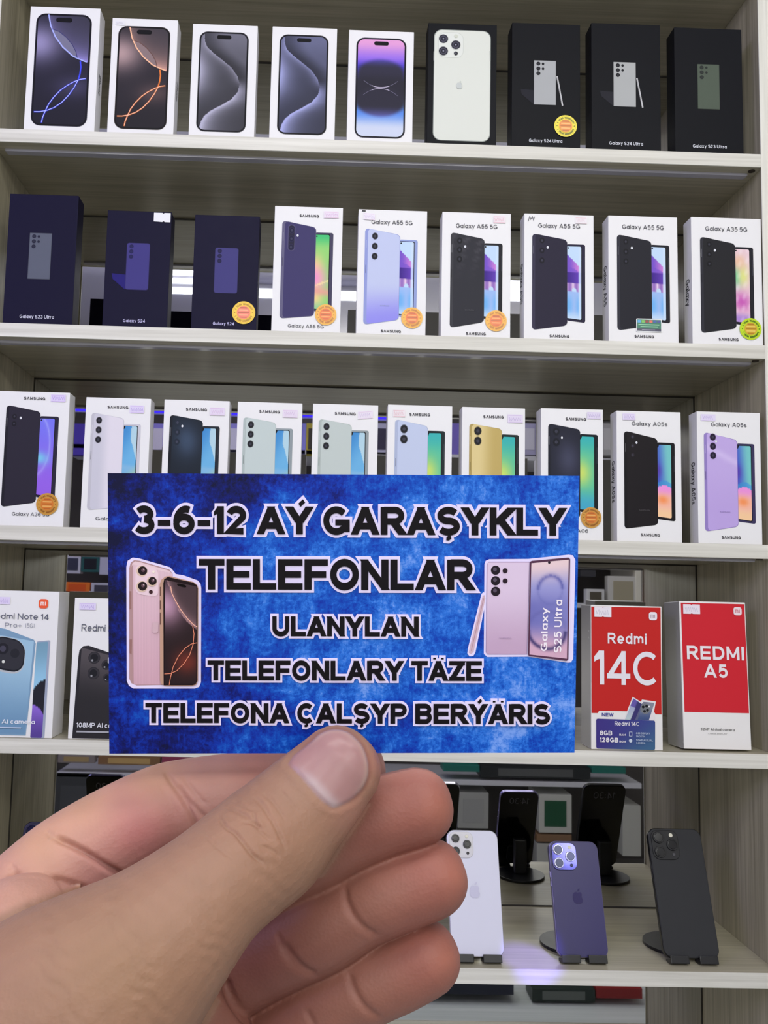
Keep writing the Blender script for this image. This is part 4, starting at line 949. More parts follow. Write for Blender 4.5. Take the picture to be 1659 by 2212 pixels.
A = art(B, 30); maker_logo(A, .80, .085, .062, (238, 96, 60), (250, 236, 230)); A.obj('maker_emblem', B.root, INK, 'orange square emblem')
price(B, .16, .045, .36, .095, (226, 214, 244), (170, 140, 210), None, 20)

B = phone_box(3, (161, 1292), (317, 1298), (304, 1603), (147, 1599), 'white phone box with black four-lens phone picture beside the blue card', g4, WHITEC, d=0.030, set_back=0.006)
A = art(B)
A.rq([(.60, .40), (.93, .43), (.93, 1.0), (.60, 1.0)], .10, (30, 30, 34))
A.poly([(.09, .42), (.10, .375), (.15, .345), (.22, .34), (.60, .40), (.66, .43), (.66, .995), (.06, .995)], (44, 42, 48))
A.grid([(.13, .355), (.63, .42), (.63, .99), (.10, .99)], lambda s, t: mix((86, 80, 84), (46, 44, 48), sst(0, .6, t)), 6, 20)
for u, v, r in ((.31, .425, .075), (.48, .475, .06), (.31, .535, .075), (.50, .565, .05)):
    A.circ(u, v, r * 1.1, (40, 38, 44)); A.circ(u, v, r, (54, 52, 58)); A.circ(u, v, r * .7, (30, 30, 36)); A.circ(u - r * .35, v + r * .25, r * .2, (150, 150, 156), 8)
A.rq(q2(.50, .42, .53, .462), .4, (226, 226, 228))
A.obj('printed_phone_picture', B.root)
A = art(B, 24); A.text('Redmi Note 14', .115, .90, .238, .050, (96, 98, 112), w=.13); A.text('108MP AI camera', .115, .80, .918, .034, (226, 226, 234), w=.16); A.poly(q2(.12, .942, .56, .953), (170, 170, 178)); A.obj('title_lettering', B.root)
price(B, .07, .035, .30, .085, (226, 216, 244), (160, 130, 210), (190, 160, 220), 21)

REDC = mat('red_white_carton', (236, 234, 232), 0.35, spec=0.5)
B = B14 = phone_box(3, (1276.5, 1311), (1428, 1310), (1433, 1625), (1277.4, 1622), 'red phone box with large white 14C lettering', g4, REDC, d=0.042, set_back=0.010)
A = art(B)
q14 = lambda x, y: ((x - 228) / (1152 - 228) * (1 - (y - 190) * 0) , (y - 186) / (2110 - 186))
RED = (196, 40, 38)
A.poly([(.004, .012), (.985, .008), (.985, .752), (.895, .752), (.88, .735), (.47, .735), (.11, .735), (.09, .752), (.004, .752)], RED)
A.obj('red_print', B.root)
A = art(B, 6)
def U(x, y): return ((x - 226 + (y - 190) * -.005) / (926 + (y - 190) * .016), (y - 186) / 1924)
A.poly([U(665, 1715), U(780, 1405), U(890, 1470), U(905, 1440), U(1090, 1462), U(1065, 1600), U(1085, 1625), U(1085, 1715)], (232, 226, 228))
A.grid([U(790, 1425), U(905, 1500), U(815, 1712), U(680, 1712)], lambda s, t: mix((104, 92, 170), (60, 56, 110), sst(.4, .6, s)) if t < .35 or s > .5 else mix((150, 150, 200), (190, 206, 206), t), 12, 24)
A.poly([U(900, 1500), U(925, 1470), U(1070, 1480), U(1000, 1712), U(815, 1712)], (92, 98, 130))
A.grid([U(915, 1480), U(1070, 1485), U(1000, 1710), U(850, 1710)], lambda s, t: mix((136, 140, 156), (66, 84, 130), sst(.2, 1, t)), 6, 12)
cu, cv = U(950, 1560); A.circ(cu, cv, .072, (120, 124, 130), 24)
for dx, dy in ((-.03, -.012), (.018, -.018), (-.012, .018), (.03, .010)): A.circ(cu + dx, cv + dy, .020, (30, 32, 38), 12)
A.circ(U(1000, 1530)[0], U(1000, 1530)[1], .014, (226, 226, 226), 8)
A.rgrid([U(298, 1705), U(1082, 1715), U(1085, 2105), U(300, 2098)], .03, lambda s, t: mix(mix((66, 54, 130), (62, 72, 140), s), (66, 104, 140), sst(.4, 1.1, s * .6 + t * .5)), 12, 10)
A.obj('printed_offer_label', B.root)
A = art(B, 24)
wh = (232, 228, 234)
A.text('Redmi', U(440, 0)[0], U(945, 0)[0], U(0, 700)[1], 145 / 1924, wh, w=.18, gap=.17)
A.text('14C', U(268, 0)[0], U(1140, 1250)[0], U(0, 1250)[1], 452 / 1924, wh, w=.15, gap=.10, wide=1.05)
A.obj('title_lettering', B.root); A = art(B, 24)
A.text('NEW', U(360, 0)[0], U(512, 0)[0], U(0, 1672)[1], 45 / 1924, (72, 74, 150), w=.2)
A.text('Redmi 14C', U(525, 0)[0], U(845, 0)[0], U(0, 1790)[1], 55 / 1924, wh, w=.16)
A.text('8GB', U(330, 0)[0], U(490, 0)[0], U(0, 1922)[1], 62 / 1924, wh, w=.22); A.text('128GB', U(330, 0)[0], U(570, 0)[0], U(0, 2012)[1], 62 / 1924, wh, w=.22)
A.text('RAM', U(582, 0)[0], U(660, 0)[0], U(0, 1922)[1], 26 / 1924, wh, w=.22); A.text('ROM', U(582, 0)[0], U(660, 0)[0], U(0, 2012)[1], 26 / 1924, wh, w=.22)
A.line([U(735, 1870), U(735, 1925), U(770, 1925), U(770, 1870), U(750, 1870)], .007, (200, 210, 226)); A.circ(*U(752, 1985), .024, (206, 216, 230), 12)
for y in (1885, 1925): A.text('6.88 DISPLAY' if y == 1885 else 'SMOOTH', U(795, 0)[0], U(975 if y == 1885 else 905, 0)[0], U(0, y + 12)[1], 24 / 1924, (190, 204, 222), w=.16)
for y in (1975, 2010): A.text('50MP AI DUAL' if y == 1975 else 'CAMERA', U(795, 0)[0], U(1010 if y == 1975 else 910, 0)[0], U(0, y + 12)[1], 24 / 1924, (190, 204, 222), w=.16)
A.obj('specification_lettering', B.root)
A = art(B, 30); maker_logo(A, U(1037, 318)[0], U(1037, 318)[1], .058, (236, 230, 236), (180, 160, 170)); A.obj('maker_emblem', B.root, INK, 'white square emblem')
price(B, U(266, 0)[0], U(0, 210)[1], U(488, 0)[0], U(0, 345)[1], (236, 230, 238), (150, 140, 170), (236, 222, 230), 22, 0, True)

B = phone_box(3, (1467, 1305), (1607, 1304), (1626, 1624), (1478.5, 1624), 'red phone box reading A5, tilted slightly back at the shelf end', g4, REDC, d=0.052, set_back=0.012, lean=math.radians(3.0))
A = art(B); A.poly(q2(.022, .012, .985, .755), (206, 40, 52)); A.obj('red_print', B.root)
A = art(B, 24)
A.text('REDMI', .085, .945, .398, .092, (236, 228, 232), w=.20, gap=.17); A.text('A5', .335, .690, .520, .092, (236, 228, 232), w=.20, gap=.17)
A.obj('title_lettering', B.root); A = art(B, 24)
A.text('32MP AI dual camera', .25, .755, .875, .016, (104, 102, 100), w=.16); A.text('LARGE DISPLAY', .36, .64, .899, .008, (150, 148, 146), w=.16)
A.obj('small_lettering', B.root)
A = art(B, 30); maker_logo(A, .875, .062, .062, (238, 220, 226), (206, 120, 130)); A.obj('maker_emblem', B.root, INK, 'white square emblem')
price(B, .05, .022, .305, .088, (236, 226, 236), (150, 150, 176), (238, 224, 232), 23, 0, True)

for B_ in (B14, B):
    box_obj('side_print', (-B_.w / 2 - .0004, .001, .001), (-B_.w / 2 + .0002, B_.d - .001, B_.h - .001), mat('grey_side_print', (158, 157, 154), 0.25), B_.root)
# ================================================================== phones on stands, lowest shelf
STAND = mat('black_stand', (20, 20, 24), 0.35, spec=0.5)
GLASSBLK = mat('dark_screen_glass', (8, 8, 12), 0.08, spec=0.6)
LENSB = mat('lens_black', (12, 12, 16), 0.12, spec=0.7, coat=0.5)
CHROME = mat('polished_rim', (190, 190, 205), 0.15, metal=1.0)
def shelf_phone(bl, br, top_y, label, body, label_st, rim, kind, lean=20, group='used phones on stands on the lowest shelf'):
    zb = ZS[4]; lift = 0.007
    a, b_ = at_z(*bl, zb + lift), at_z(*br, zb + lift)
    Wd = b_[0] - a[0]; y0 = max(0.012, 0.5 * (a[1] + b_[1])); xc = (a[0] + b_[0]) / 2
    ln = math.radians(lean); tn = math.tan(ln)
    px = (bl[0] + br[0]) / 2 - 20
    dd = ray(px, top_y); t = (y0 - CAMLOC[1] + tn * (CAMLOC[2] - zb - lift)) / (dd[1] - tn * dd[2]); tp = CAMLOC + dd * t
    H = (tp[2] - zb - lift) / math.cos(ln); th = 0.0082
    ph = empty('smartphone', (xc, y0, zb + lift), (-ln, 0, 0)); tag(ph, label, 'phone', group)
    body_m = mat('phone_' + kind, body, 0.30 if kind != 'black' else 0.6, spec=0.4)
    rim_m = mat('rim_' + kind, rim, 0.25, metal=0.7)
    slab('frame', Wd, H, Wd * .155, th, rim_m, ph, 0.0012, (0, 0, H / 2))
    s = slab('back_glass', Wd - .0016, H - .0016, Wd * .148, 0.0012, body_m, ph, 0.0004, (0, -0.0006, H / 2))
    sc_ = slab('screen', Wd - .002, H - .002, Wd * .15, 0.0010, GLASSBLK, ph, 0.0003, (0, th - 0.0004, H / 2))
    # the clock on the lock screen (it reads reversed in the mirror)
    ps, L = text_polys('14:30', .12); vs, fs = [], []
    S = Wd * .50 / L
    for p in ps:
        i = len(vs)
        for u, v in p: vs.append((Wd * .25 - u * S, th + 0.0008, H * .845 + v * S * 1.05))
        fs.append(list(range(i, i + len(p))))
    link_mesh('clock_digits', vs, fs, mat('dim_digits', (110, 110, 118), 0.5), sc_)
    # camera island
    cw = Wd * .50 if kind != 'white' else Wd * .46
    cx, cz = -Wd / 2 + Wd * .045 + cw / 2, H - Wd * .045 - cw / 2
    im = {'white': mat('island_white', (214, 212, 218), 0.15), 'purple': mat('island_mirror', (150, 146, 190), 0.08, metal=1.0), 'black': mat('island_black', (26, 26, 29), 0.5), 'navy': mat('island_navy', (34, 30, 60), 0.25)}[kind]
    isl = slab('camera_island', cw, cw * 1.04, cw * .26, 0.0022, im, ph, 0.0006, (cx, -0.0022, cz))
    lm = {'white': LENSB, 'purple': CHROME, 'black': mat('lens_matte', (20, 20, 23), 0.3), 'navy': LENSB}[kind]
    for u, v in ((-.24, .25), (-.24, -.25), (.24, .0 if kind != 'white' else .02)):
        rg = disc_obj('lens_ring', cw * (.205 if kind != 'white' else .17), 0.0022, lm, isl, (cx + u * cw, -0.0042, cz + v * cw), 'y', 28)
        disc_obj('lens_glass', cw * (.16 if kind != 'white' else .12), 0.0004, LENSB if kind != 'purple' else mat('lens_grey', (96, 100, 112), 0.1, spec=0.8), isl, (cx + u * cw, -0.0045, cz + v * cw), 'y', 28)
    fl = mat('flash_pale', (226, 224, 206), 0.4) if kind != 'navy' else mat('flash_dim', (90, 84, 120), 0.4)
    disc_obj('camera_flash', cw * .07, 0.0006, fl, isl, (cx + .24 * cw, -0.0028, cz + .34 * cw), 'y', 20)
    disc_obj('depth_sensor', cw * .06, 0.0006, LENSB if kind != 'black' else mat('sensor_grey', (70, 70, 74), 0.4), isl, (cx + .26 * cw, -0.0028, cz - .33 * cw), 'y', 20)
    if kind in ('white', 'purple'):
        A = Art(Wd, H, 14); leaf_logo(A, .5, .50, .115, (60, 54, 96) if kind == 'purple' else (206, 204, 226)); o = A.obj('back_emblem', ph, INK); o.location.y = -0.0006
    for s_, zz, hh in ((-1, .70, .05), (-1, .62, .045)):
        box_obj('side_button', (s_ * Wd / 2 - .0006, th * .3, H * zz - H * hh / 2), (s_ * Wd / 2 + .0006, th * .7, H * zz + H * hh / 2), rim_m, ph, 0.0003)
    # stand
    st = empty('phone_stand', (xc, y0, zb)); tag(st, label_st, 'phone stand', group.replace('used phones on', 'black'))
    by = th / math.cos(ln) + 0.052
    disc_obj('base_disc', 0.040, 0.004, STAND, st, (0.0, by, 0.0002), 'z', 40)
    bm = bmesh.new()
    add_box(bm, (-.010, by - .012, .004), (.010, by + .004, .060), 0.002); bm_obj('stem', bm, STAND, st)
    pl = empty('cradle', (0, 0, lift), (-ln, 0, 0)); pl.parent = st
    slab('back_plate', Wd * .40, H * .22, 0.006, 0.004, STAND, pl, 0.0008, (0, th + 0.0004, H * .16))
    for u in (-.26, .26):
        bm = bmesh.new(); add_box(bm, (u * Wd - .012, -0.004, -0.0062), (u * Wd + .012, th + .004, -0.0004), 0.001); add_box(bm, (u * Wd - .012, -0.0062, -0.0062), (u * Wd + .012, -0.0036, 0.0035), 0.0008)
        bm_obj('holder_lip', bm, STAND, pl)
    return ph, y0, Wd, H
pinfo = []
pinfo.append(shelf_phone((1205, 2068), (1316, 2070), 1817, 'purple phone with shiny camera island leaning back on a stand', (50, 44, 96), 'black round-footed stand holding the purple phone', (150, 144, 190), 'purple'))
pinfo.append(shelf_phone((1436, 2070), (1557, 2072), 1790, 'matt black phone leaning back at the cabinet end', (36, 37, 41), 'black round-footed stand holding the matt black phone', (46, 46, 50), 'black', 21))
pinfo.append(shelf_phone((974, 2066), (1091, 2069), 1793, 'white three-lens phone beside the fingertips', (214, 214, 232), 'black round-footed stand holding the white phone', (206, 204, 220), 'white'))
pinfo.append(shelf_phone((9, 2052), (127, 2055), 1774, 'dark blue phone beside the cabinet seam, half hidden by the index finger', (30, 26, 56), 'black stand behind the hand holding the dark blue phone', (40, 36, 66), 'navy'))

# ================================================================== the printed card
cq = {'tl': (236, 1022), 'tr': (1255, 1028), 'br': (1241, 1626), 'bl': (236, 1628)}
R_ = {k_: ray(*v_) for k_, v_ in cq.items()}
Mx = np.stack([R_['tl'], -R_['bl'], -R_['tr'], R_['br']], 1)
# depths that make the four corners a parallelogram
sol = np.linalg.lstsq(Mx[:, 1:], -Mx[:, 0], rcond=None)[0]
dd_ = {'tl': 1.0, 'bl': sol[0], 'tr': sol[1], 'br': sol[2]}
w0 = np.linalg.norm(R_['br'] * dd_['br'] - R_['bl'] * dd_['bl']); sc0 = 0.090 / w0
CP = {k_: CAMLOC + R_[k_] * dd_[k_] * sc0 for k_ in cq}
ex = CP['br'] - CP['bl']; CW = np.linalg.norm(ex); ex = ex / CW
ez = CP['tl'] - CP['bl']; ez = ez - ex * (ez @ ex); CHh = np.linalg.norm(ez); ez = ez / CHh
ey = np.cross(ez, ex)                                     # away from the viewer
CO = CP['bl'] + ex * CW / 2
card = empty('advertising_card', CO); tag(card, 'blue printed card with bold black lettering held by fingers', 'card')
Mc = Matrix.Identity(4)
for i in range(3): Mc[i][0], Mc[i][1], Mc[i][2], Mc[i][3] = ex[i], ey[i], ez[i], CO[i]
card.matrix_world = Mc

def grunge():
    m = bpy.data.materials.new('blue_grunge_print'); m.use_nodes = True; n = m.node_tree.nodes; L = m.node_tree.links
    b = n['Principled BSDF']; b.inputs['Roughness'].default_value = 0.4; b.inputs['Specular IOR Level'].default_value = 0.2
    tc = n.new('ShaderNodeTexCoord'); sep = n.new('ShaderNodeSeparateXYZ'); L.new(tc.outputs['Object'], sep.inputs[0])
    def noise(scale, det, rough, sx=1, sz=1, dist=0.0):
        mp = n.new('ShaderNodeMapping'); mp.inputs['Scale'].default_value = (sx, 1, sz); L.new(tc.outputs['Object'], mp.inputs['Vector'])
        z = n.new('ShaderNodeTexNoise'); z.inputs['Scale'].default_value = scale; z.inputs['Detail'].default_value = det; z.inputs['Roughness'].default_value = rough; z.inputs['Distortion'].default_value = dist
        L.new(mp.outputs[0], z.inputs['Vector']); return z.outputs['Fac']
    def math_(op, a, c, cl=False):
        x = n.new('ShaderNodeMath'); x.operation = op; x.use_clamp = cl
        for i, v in enumerate((a, c)):
            if isinstance(v, (int, float)): x.inputs[i].default_value = v
            else: L.new(v, x.inputs[i])
        return x.outputs[0]
    # printed pattern: dark towards the short left edge and the top, palest around the middle band
    gx = n.new('ShaderNodeMapRange'); gx.interpolation_type = 'SMOOTHSTEP'; L.new(sep.outputs[0], gx.inputs[0]); gx.inputs[1].default_value = -CW * .55; gx.inputs[2].default_value = CW * .05
    zz = math_('SUBTRACT', sep.outputs[2], CHh * .42); zz = math_('DIVIDE', zz, CHh * .40); zz = math_('MULTIPLY', zz, zz)
    bell = math_('SUBTRACT', 1.0, math_('MULTIPLY', zz, .42), True)
    big = noise(52, 5, .62, dist=.3); mid = noise(190, 8, .78, dist=.5); fine = noise(1100, 5, .75, 1.0, 1.0, .3); streak = noise(500, 4, .7, 2.4, .30, .4)
    v = math_('ADD', math_('MULTIPLY', gx.outputs[0], .46), math_('MULTIPLY', bell, .24))
    v = math_('ADD', v, math_('MULTIPLY', math_('SUBTRACT', big, .5), 1.5)); v = math_('ADD', v, math_('MULTIPLY', math_('SUBTRACT', mid, .5), 1.25))
    v = math_('ADD', v, math_('MULTIPLY', math_('SUBTRACT', fine, .5), .75)); v = math_('ADD', v, math_('MULTIPLY', math_('SUBTRACT', streak, .5), .30))
    cr = n.new('ShaderNodeValToRGB'); e = cr.color_ramp.elements
    e[0].position = 0.0; e[0].color = (*lin((4, 8, 52)), 1); e[1].position = 1.0; e[1].color = (*lin((120, 160, 236)), 1)
    for p, c in ((.22, (4, 20, 110)), (.42, (6, 48, 164)), (.60, (10, 80, 188)), (.78, (44, 116, 218))):
        q = e.new(p); q.color = (*lin(c), 1)
    L.new(v, cr.inputs['Fac']); L.new(cr.outputs['Color'], b.inputs['Base Color'])
    return m
bm = bmesh.new(); add_box(bm, (-CW / 2, 0.0, 0.0), (CW / 2, 0.00035, CHh), 0.0)
bm.faces.ensure_lookup_table()
bm.normal_update()
for f in bm.faces: f.material_index = 1 if f.normal.y < -.5 else 0
bm_obj('card_stock', bm, [mat('card_paper', (226, 228, 240), 0.5), grunge()], card)

LAY = 0.000012
class CardArt(Art):
    def P(s, u, v):
        return ((u - .5) * s.w, -(0.00002 + (s.base + s.k) * 0.000012), (1 - v) * s.h)
def cpx(px, py):
    """photograph point -> (u, v) on the card's face"""
    d = ray(px, py); t = ((CO - CAMLOC) @ ey) / (d @ ey); p = CAMLOC + d * t - CO
    return (float(p @ ex) / CW + .5, 1 - float(p @ ez) / CHh)
Z1 = lambda x, y: cpx(220 + x / 3.0722, 1010 + y / 3.0722)
Z2 = lambda x, y: cpx(730 + x / 3.0722, 1010 + y / 3.0722)
# outline pieces first, then pictures, then black lettering
A = CardArt(CW, CHh, 1); PALE = (226, 216, 250)
LINES = [('3-6-12 AÝ GARAŞYKLY', 289, 1221, 1152.5, 1157, 60, .28, .215, 1.06, .075, .36, 6.4),
         ('TELEFONLAR', 430, 1023, 1273, 1274.5, 66, .28, .215, 1.10, .075, .36, 6.4),
         ('ULANYLAN', 588, 904, 1373.5, 1374.5, 43, .28, .22, 1.04, .075, .36, 5.2),
         ('TELEFONLARY TÄZE', 449, 1040, 1468.5, 1470, 43, .28, .22, 1.04, .075, .40, 5.2),
         ('TELEFONA ÇALŞYP BERÝÄRIS', 315, 1187, 1560, 1562.5, 43, .28, .22, 1.04, .075, .40, 5.2)]
def card_lines(A, grow, col):
    for s, x0, x1, y0, y1, cap, w, bar, wide, gap, space, ow in LINES:
        o = ow / cap if grow else 0.0
        ps, L = text_polys(s, w, bar, o, wide, gap, space)
        for p in ps:
            A.poly([cpx(x0 + (x1 - x0) * x / L, y0 + (y1 - y0) * x / L - y * cap) for x, y in p], col, False)
    A.k += 1
card_lines(A, True, PALE)
A.obj('lettering_outline', card)
A = CardArt(CW, CHh, 14); card_lines(A, False, (14, 10, 16)); A.obj('bold_lettering', card)

# left picture: a pink phone seen from behind and from the front
A = CardArt(CW, CHh, 4)
A.poly([Z1(*p) for p in ((163, 660), (172, 618), (205, 597), (250, 603), (452, 661), (480, 690), (490, 706), (545, 716), (635, 748), (655, 770), (660, 800), (658, 1425), (646, 1455), (618, 1466), (210, 1466), (180, 1448), (166, 1415))], PALE)
A.poly([Z1(*p) for p in ((182, 668), (192, 630), (216, 614), (250, 618), (448, 676), (470, 704), (470, 1442), (232, 1446), (196, 1430), (182, 1400))], (176, 140, 144))
A.grid([Z1(206, 640), Z1(466, 700), Z1(460, 1440), Z1(212, 1440)], lambda s, t: mix((222, 190, 204), (206, 164, 182), t) * (1 - .035 * (math.sin(s * 150) > .2)), 60, 10)
A.poly([Z1(*p) for p in ((196, 660), (204, 634), (222, 622), (250, 626), (448, 684), (462, 700), (206, 642))], (228, 200, 210))
for p in (((184, 820), (196, 820), (196, 940), (184, 940)), ((184, 1140), (200, 1140), (198, 1240), (184, 1230))): A.poly([Z1(*q) for q in p], (150, 110, 108))
A.rq([Z1(225, 640), Z1(375, 672), Z1(375, 860), Z1(222, 835)], .25, (230, 204, 216))
uw = lambda px: px / 3.0722 / 1010
for x, y, r in ((272, 684, 36), (272, 786, 36), (338, 752, 33)):
    A.circ(*Z1(x - 5, y + 3), uw(r), (214, 188, 170), 24); A.circ(*Z1(x, y), uw(r * .82), (34, 22, 28), 24); A.circ(*Z1(x + 3, y - 4), uw(r * .34), (96, 70, 80), 16); A.circ(*Z1(x + 7, y - 9), uw(r * .13), (190, 170, 180), 8)
A.circ(*Z1(327, 824), uw(13), (60, 34, 38), 14); A.circ(*Z1(345, 690), uw(9), (240, 226, 216), 10)
A.rq([Z1(338, 1020), Z1(378, 1020), Z1(374, 1095), Z1(336, 1095)], .3, (204, 172, 184))
A.poly([Z1(*p) for p in ((386, 772), (396, 744), (424, 722), (450, 718), (610, 758), (634, 776), (642, 800), (640, 1412), (626, 1440), (604, 1446), (420, 1446), (396, 1434), (388, 1410))], (188, 150, 132))
for y0_, y1_ in ((790, 850), (880, 940), (960, 1040)): A.poly([Z1(387, y0_), Z1(394, y0_), Z1(394, y1_), Z1(387, y1_)], (110, 76, 66))
A.poly([Z1(*p) for p in ((410, 768), (416, 740), (440, 724), (608, 762), (632, 780), (638, 800), (636, 1412), (622, 1436), (602, 1442), (412, 1442))], (30, 16, 20))
def rose(s, t):
    ax = [0, .12, .25, .45, .7, 1.0]; at = [-.05, .05, .15, .28, .37, .44]
    ta = interp(s, ax, at)
    if t < ta: return mix((70, 54, 60), (196, 150, 158), math.exp(-(ta - t) / .06) * .8)
    g = math.exp(-((s) / .55) ** 2 - ((t - .24) / .19) ** 2); c = mix((38, 26, 30), (206, 160, 190), g * .9)
    return mix(c, (130, 52, 40), math.exp(-((s - .7) / .4) ** 2 - ((t - .78) / .12) ** 2) * .75)
A.grid([Z1(422, 744), Z1(630, 788), Z1(628, 1430), Z1(418, 1434)], rose, 30, 60)
A.rq([Z1(502, 764), Z1(562, 778), Z1(562, 798), Z1(502, 784)], .25, (22, 14, 16))
for c_, w_ in (((214, 150, 140), 6), ((250, 206, 180), 2.5)):
    A.line([Z1(*p) for p in ((460, 790), (466, 830), (490, 880), (525, 940), (570, 1000), (610, 1040), (632, 1054))], uw(w_), c_)
    A.line([Z1(*p) for p in ((605, 1050), (614, 1100), (608, 1170), (585, 1240), (545, 1300), (500, 1345), (455, 1364), (420, 1366))], uw(w_ * .8), mix(c_, (230, 110, 70), .5))
    A.line([Z1(*p) for p in ((632, 1160), (596, 1168), (556, 1195), (510, 1250), (476, 1320), (458, 1390), (450, 1436))], uw(w_ * .8), mix(c_, (230, 110, 70), .5))
A.obj('printed_pink_phones', card)

# right picture: lilac phone, front and back, with a pen
A = CardArt(CW, CHh, 4)
A.poly([Z2(*p) for p in ((972, 640), (980, 618), (1004, 608), (1262, 606), (1530, 578), (1558, 582), (1575, 612), (1560, 1270), (1545, 1292), (1525, 1294), (1258, 1254), (990, 1256), (968, 1236))], PALE)
A.poly([Z2(*p) for p in ((952, 838), (966, 826), (984, 842), (984, 870), (912, 1226), (898, 1250), (872, 1252), (858, 1232), (862, 1200))], PALE)
A.poly([Z2(*p) for p in ((960, 850), (972, 846), (978, 866), (900, 1222), (884, 1238), (868, 1230), (872, 1200))], (206, 176, 190))
A.line([Z2(966, 870), Z2(884, 1215)], uw(5), (178, 140, 158))
A.poly([Z2(*p) for p in ((986, 640), (1000, 624), (1272, 624), (1254, 1240), (992, 1240), (980, 1226))], (166, 140, 176))
A.grid([Z2(992, 630), Z2(1268, 630), Z2(1250, 1236), Z2(986, 1234)], lambda s, t: mix((216, 196, 222), (190, 160, 190), sst(.2, 1, t)), 4, 10)
for y in (681, 751, 821): A.circ(*Z2(1045, y), uw(31), (32, 24, 34), 24); A.circ(*Z2(1041, y - 6), uw(13), (84, 74, 92), 14)
for y in (684, 751): A.circ(*Z2(1108, y), uw(17), (40, 28, 38), 18)
A.text('SAMSUNG', Z2(1085, 0)[0], Z2(1165, 0)[0], Z2(0, 1135)[1], 12 / 3.07 / 600, (176, 150, 180), w=.2)
A.poly([Z2(*p) for p in ((1272, 624), (1284, 618), (1526, 596), (1538, 606), (1526, 1270), (1516, 1280), (1264, 1248), (1258, 1236))], (84, 50, 74))
def lilac(s, t):
    c = mix((226, 200, 206), (150, 150, 206), sst(.02, .30, t)); c = mix(c, (110, 110, 180), sst(.25, .5, t) * (1 - .4 * s)); c = mix(c, (206, 166, 190), sst(.62, .92, t))
    d = math.hypot((s - .52) / .34, (t - .30) / .155); c = mix(c, (84, 86, 160), math.exp(-((d - 1) / .16) ** 2) * (.8 if t < .30 else .25) * (1 if d < 1.02 else .5))
    d2 = math.hypot((s - .45) / .5, (t - .72) / .2); c = mix(c, (40, 36, 90), math.exp(-((d2 - 1) / .10) ** 2) * (.8 if t > .72 else .1))
    return c
A.grid([Z2(1281, 634), Z2(1528, 610), Z2(1516, 1266), Z2(1268, 1238)], lilac, 26, 56)
A.circ(*Z2(1399, 629), uw(9), (40, 26, 40), 14)
def up_text(t, x_base, y0_, y1_, cap, w):
    ps, L = text_polys(t, w)
    for p in ps: A.poly([Z2(x_base - y * cap + (x / L) * 6, y0_ + (y1_ - y0_) * x / L) for x, y in p], (238, 230, 240), False)
    A.k += 1
up_text('Galaxy', 1385, 1216, 928, 44, .17); up_text('S25 Ultra', 1478, 1226, 874, 50, .17)
A.obj('printed_lilac_phones', card)

# ================================================================== the hand
def CAT(P, n):
    """smooth curve through rows of numbers"""
    P = np.array(P, float); P = np.vstack([2 * P[0] - P[1], P, 2 * P[-1] - P[-2]]); out = []
    for i in range(1, len(P) - 2):
        for t in np.linspace(0, 1, n, endpoint=False):
            a, b, c, d = P[i - 1], P[i], P[i + 1], P[i + 2]
            out.append(.5 * (2 * b + (c - a) * t + (2 * a - 5 * b + 4 * c - d) * t * t + (3 * b - 3 * c + d - a) * t ** 3))
    out.append(P[-2]); return np.array(out)
hv, hf = [], []
TUBES = {}
def limb(name, rows, n=8, seg=30, tip=1.0, root=0.7):
    """rows: photograph x, y, depth (mm), half width (photograph px), half thickness (mm)"""
    C = CAT(rows, n); pts, rad = [], []
    for x, y, z, a, b in C:
        p = at_d(x, y, z / 1000.0); pts.append(p); rad.append((a * z / 1000.0 / FPX, b / 1000.0))
    pts = np.array(pts); rad = np.array(rad)
    TUBES[name] = (C[:, 0], C[:, 1], C[:, 3])
    T_ = np.gradient(pts, axis=0); T_ /= np.linalg.norm(T_, axis=1)[:, None]
    rings = []
    def ring(c, t, ra, rb):
        S = np.cross(t, FW); S /= np.linalg.norm(S); U = np.cross(S, t)
        return [c + S * ra * math.cos(q) + U * rb * math.sin(q) for q in np.linspace(0, 2 * math.pi, seg, endpoint=False)]
    def cap(c, t, ra, rb, sgn, k):
        L = min(ra, rb * 1.15) * k
        return [ring(c + t * sgn * L * math.sin(q), t, ra * math.cos(q) ** .85, rb * math.cos(q) ** .85) for q in (0.3, .6, .85, 1.08, 1.28, 1.44)]
    rings += cap(pts[0], T_[0], *rad[0], -1, root)[::-1]
    for i in range(len(pts)): rings.append(ring(pts[i], T_[i], *rad[i]))
    rings += cap(pts[-1], T_[-1], *rad[-1], 1, tip)
    i0 = len(hv); 
    for r in rings: hv.extend(r)
    for i in range(len(rings) - 1):
        for k in range(seg):
            k2 = (k + 1) % seg; hf.append((i0 + i * seg + k, i0 + i * seg + k2, i0 + (i + 1) * seg + k2, i0 + (i + 1) * seg + k))
    hf.append(tuple(range(i0, i0 + seg))[::-1]); L0 = i0 + (len(rings) - 1) * seg; hf.append(tuple(range(L0, L0 + seg)))
# thumb, in front of the card
limb('thumb', [(50, 2330, 132, 330, 15), (180, 2185, 136, 262, 14.5), (340, 2035, 141, 176, 12.5), (450, 1928, 146, 136, 10.8), (520, 1868, 150, 130, 10.4), (585, 1815, 153.5, 129, 10.2), (640, 1757, 156, 116, 8.8), (690, 1705, 157.5, 105, 7.8), (728, 1664, 158.4, 95, 6.9)], tip=.98)
# index finger, behind the card
limb('index', [(-80, 2090, 160, 150, 13), (50, 1962, 166, 122, 11.5), (146, 1868, 171, 108, 10), (250, 1800, 175, 101, 9.4), (340, 1752, 177.5, 95, 8.9), (400, 1735, 178.5, 93, 8.6), (520, 1716, 179, 89, 8.0), (640, 1702, 179, 86, 7.6), (752, 1664, 178, 80, 7.2)])
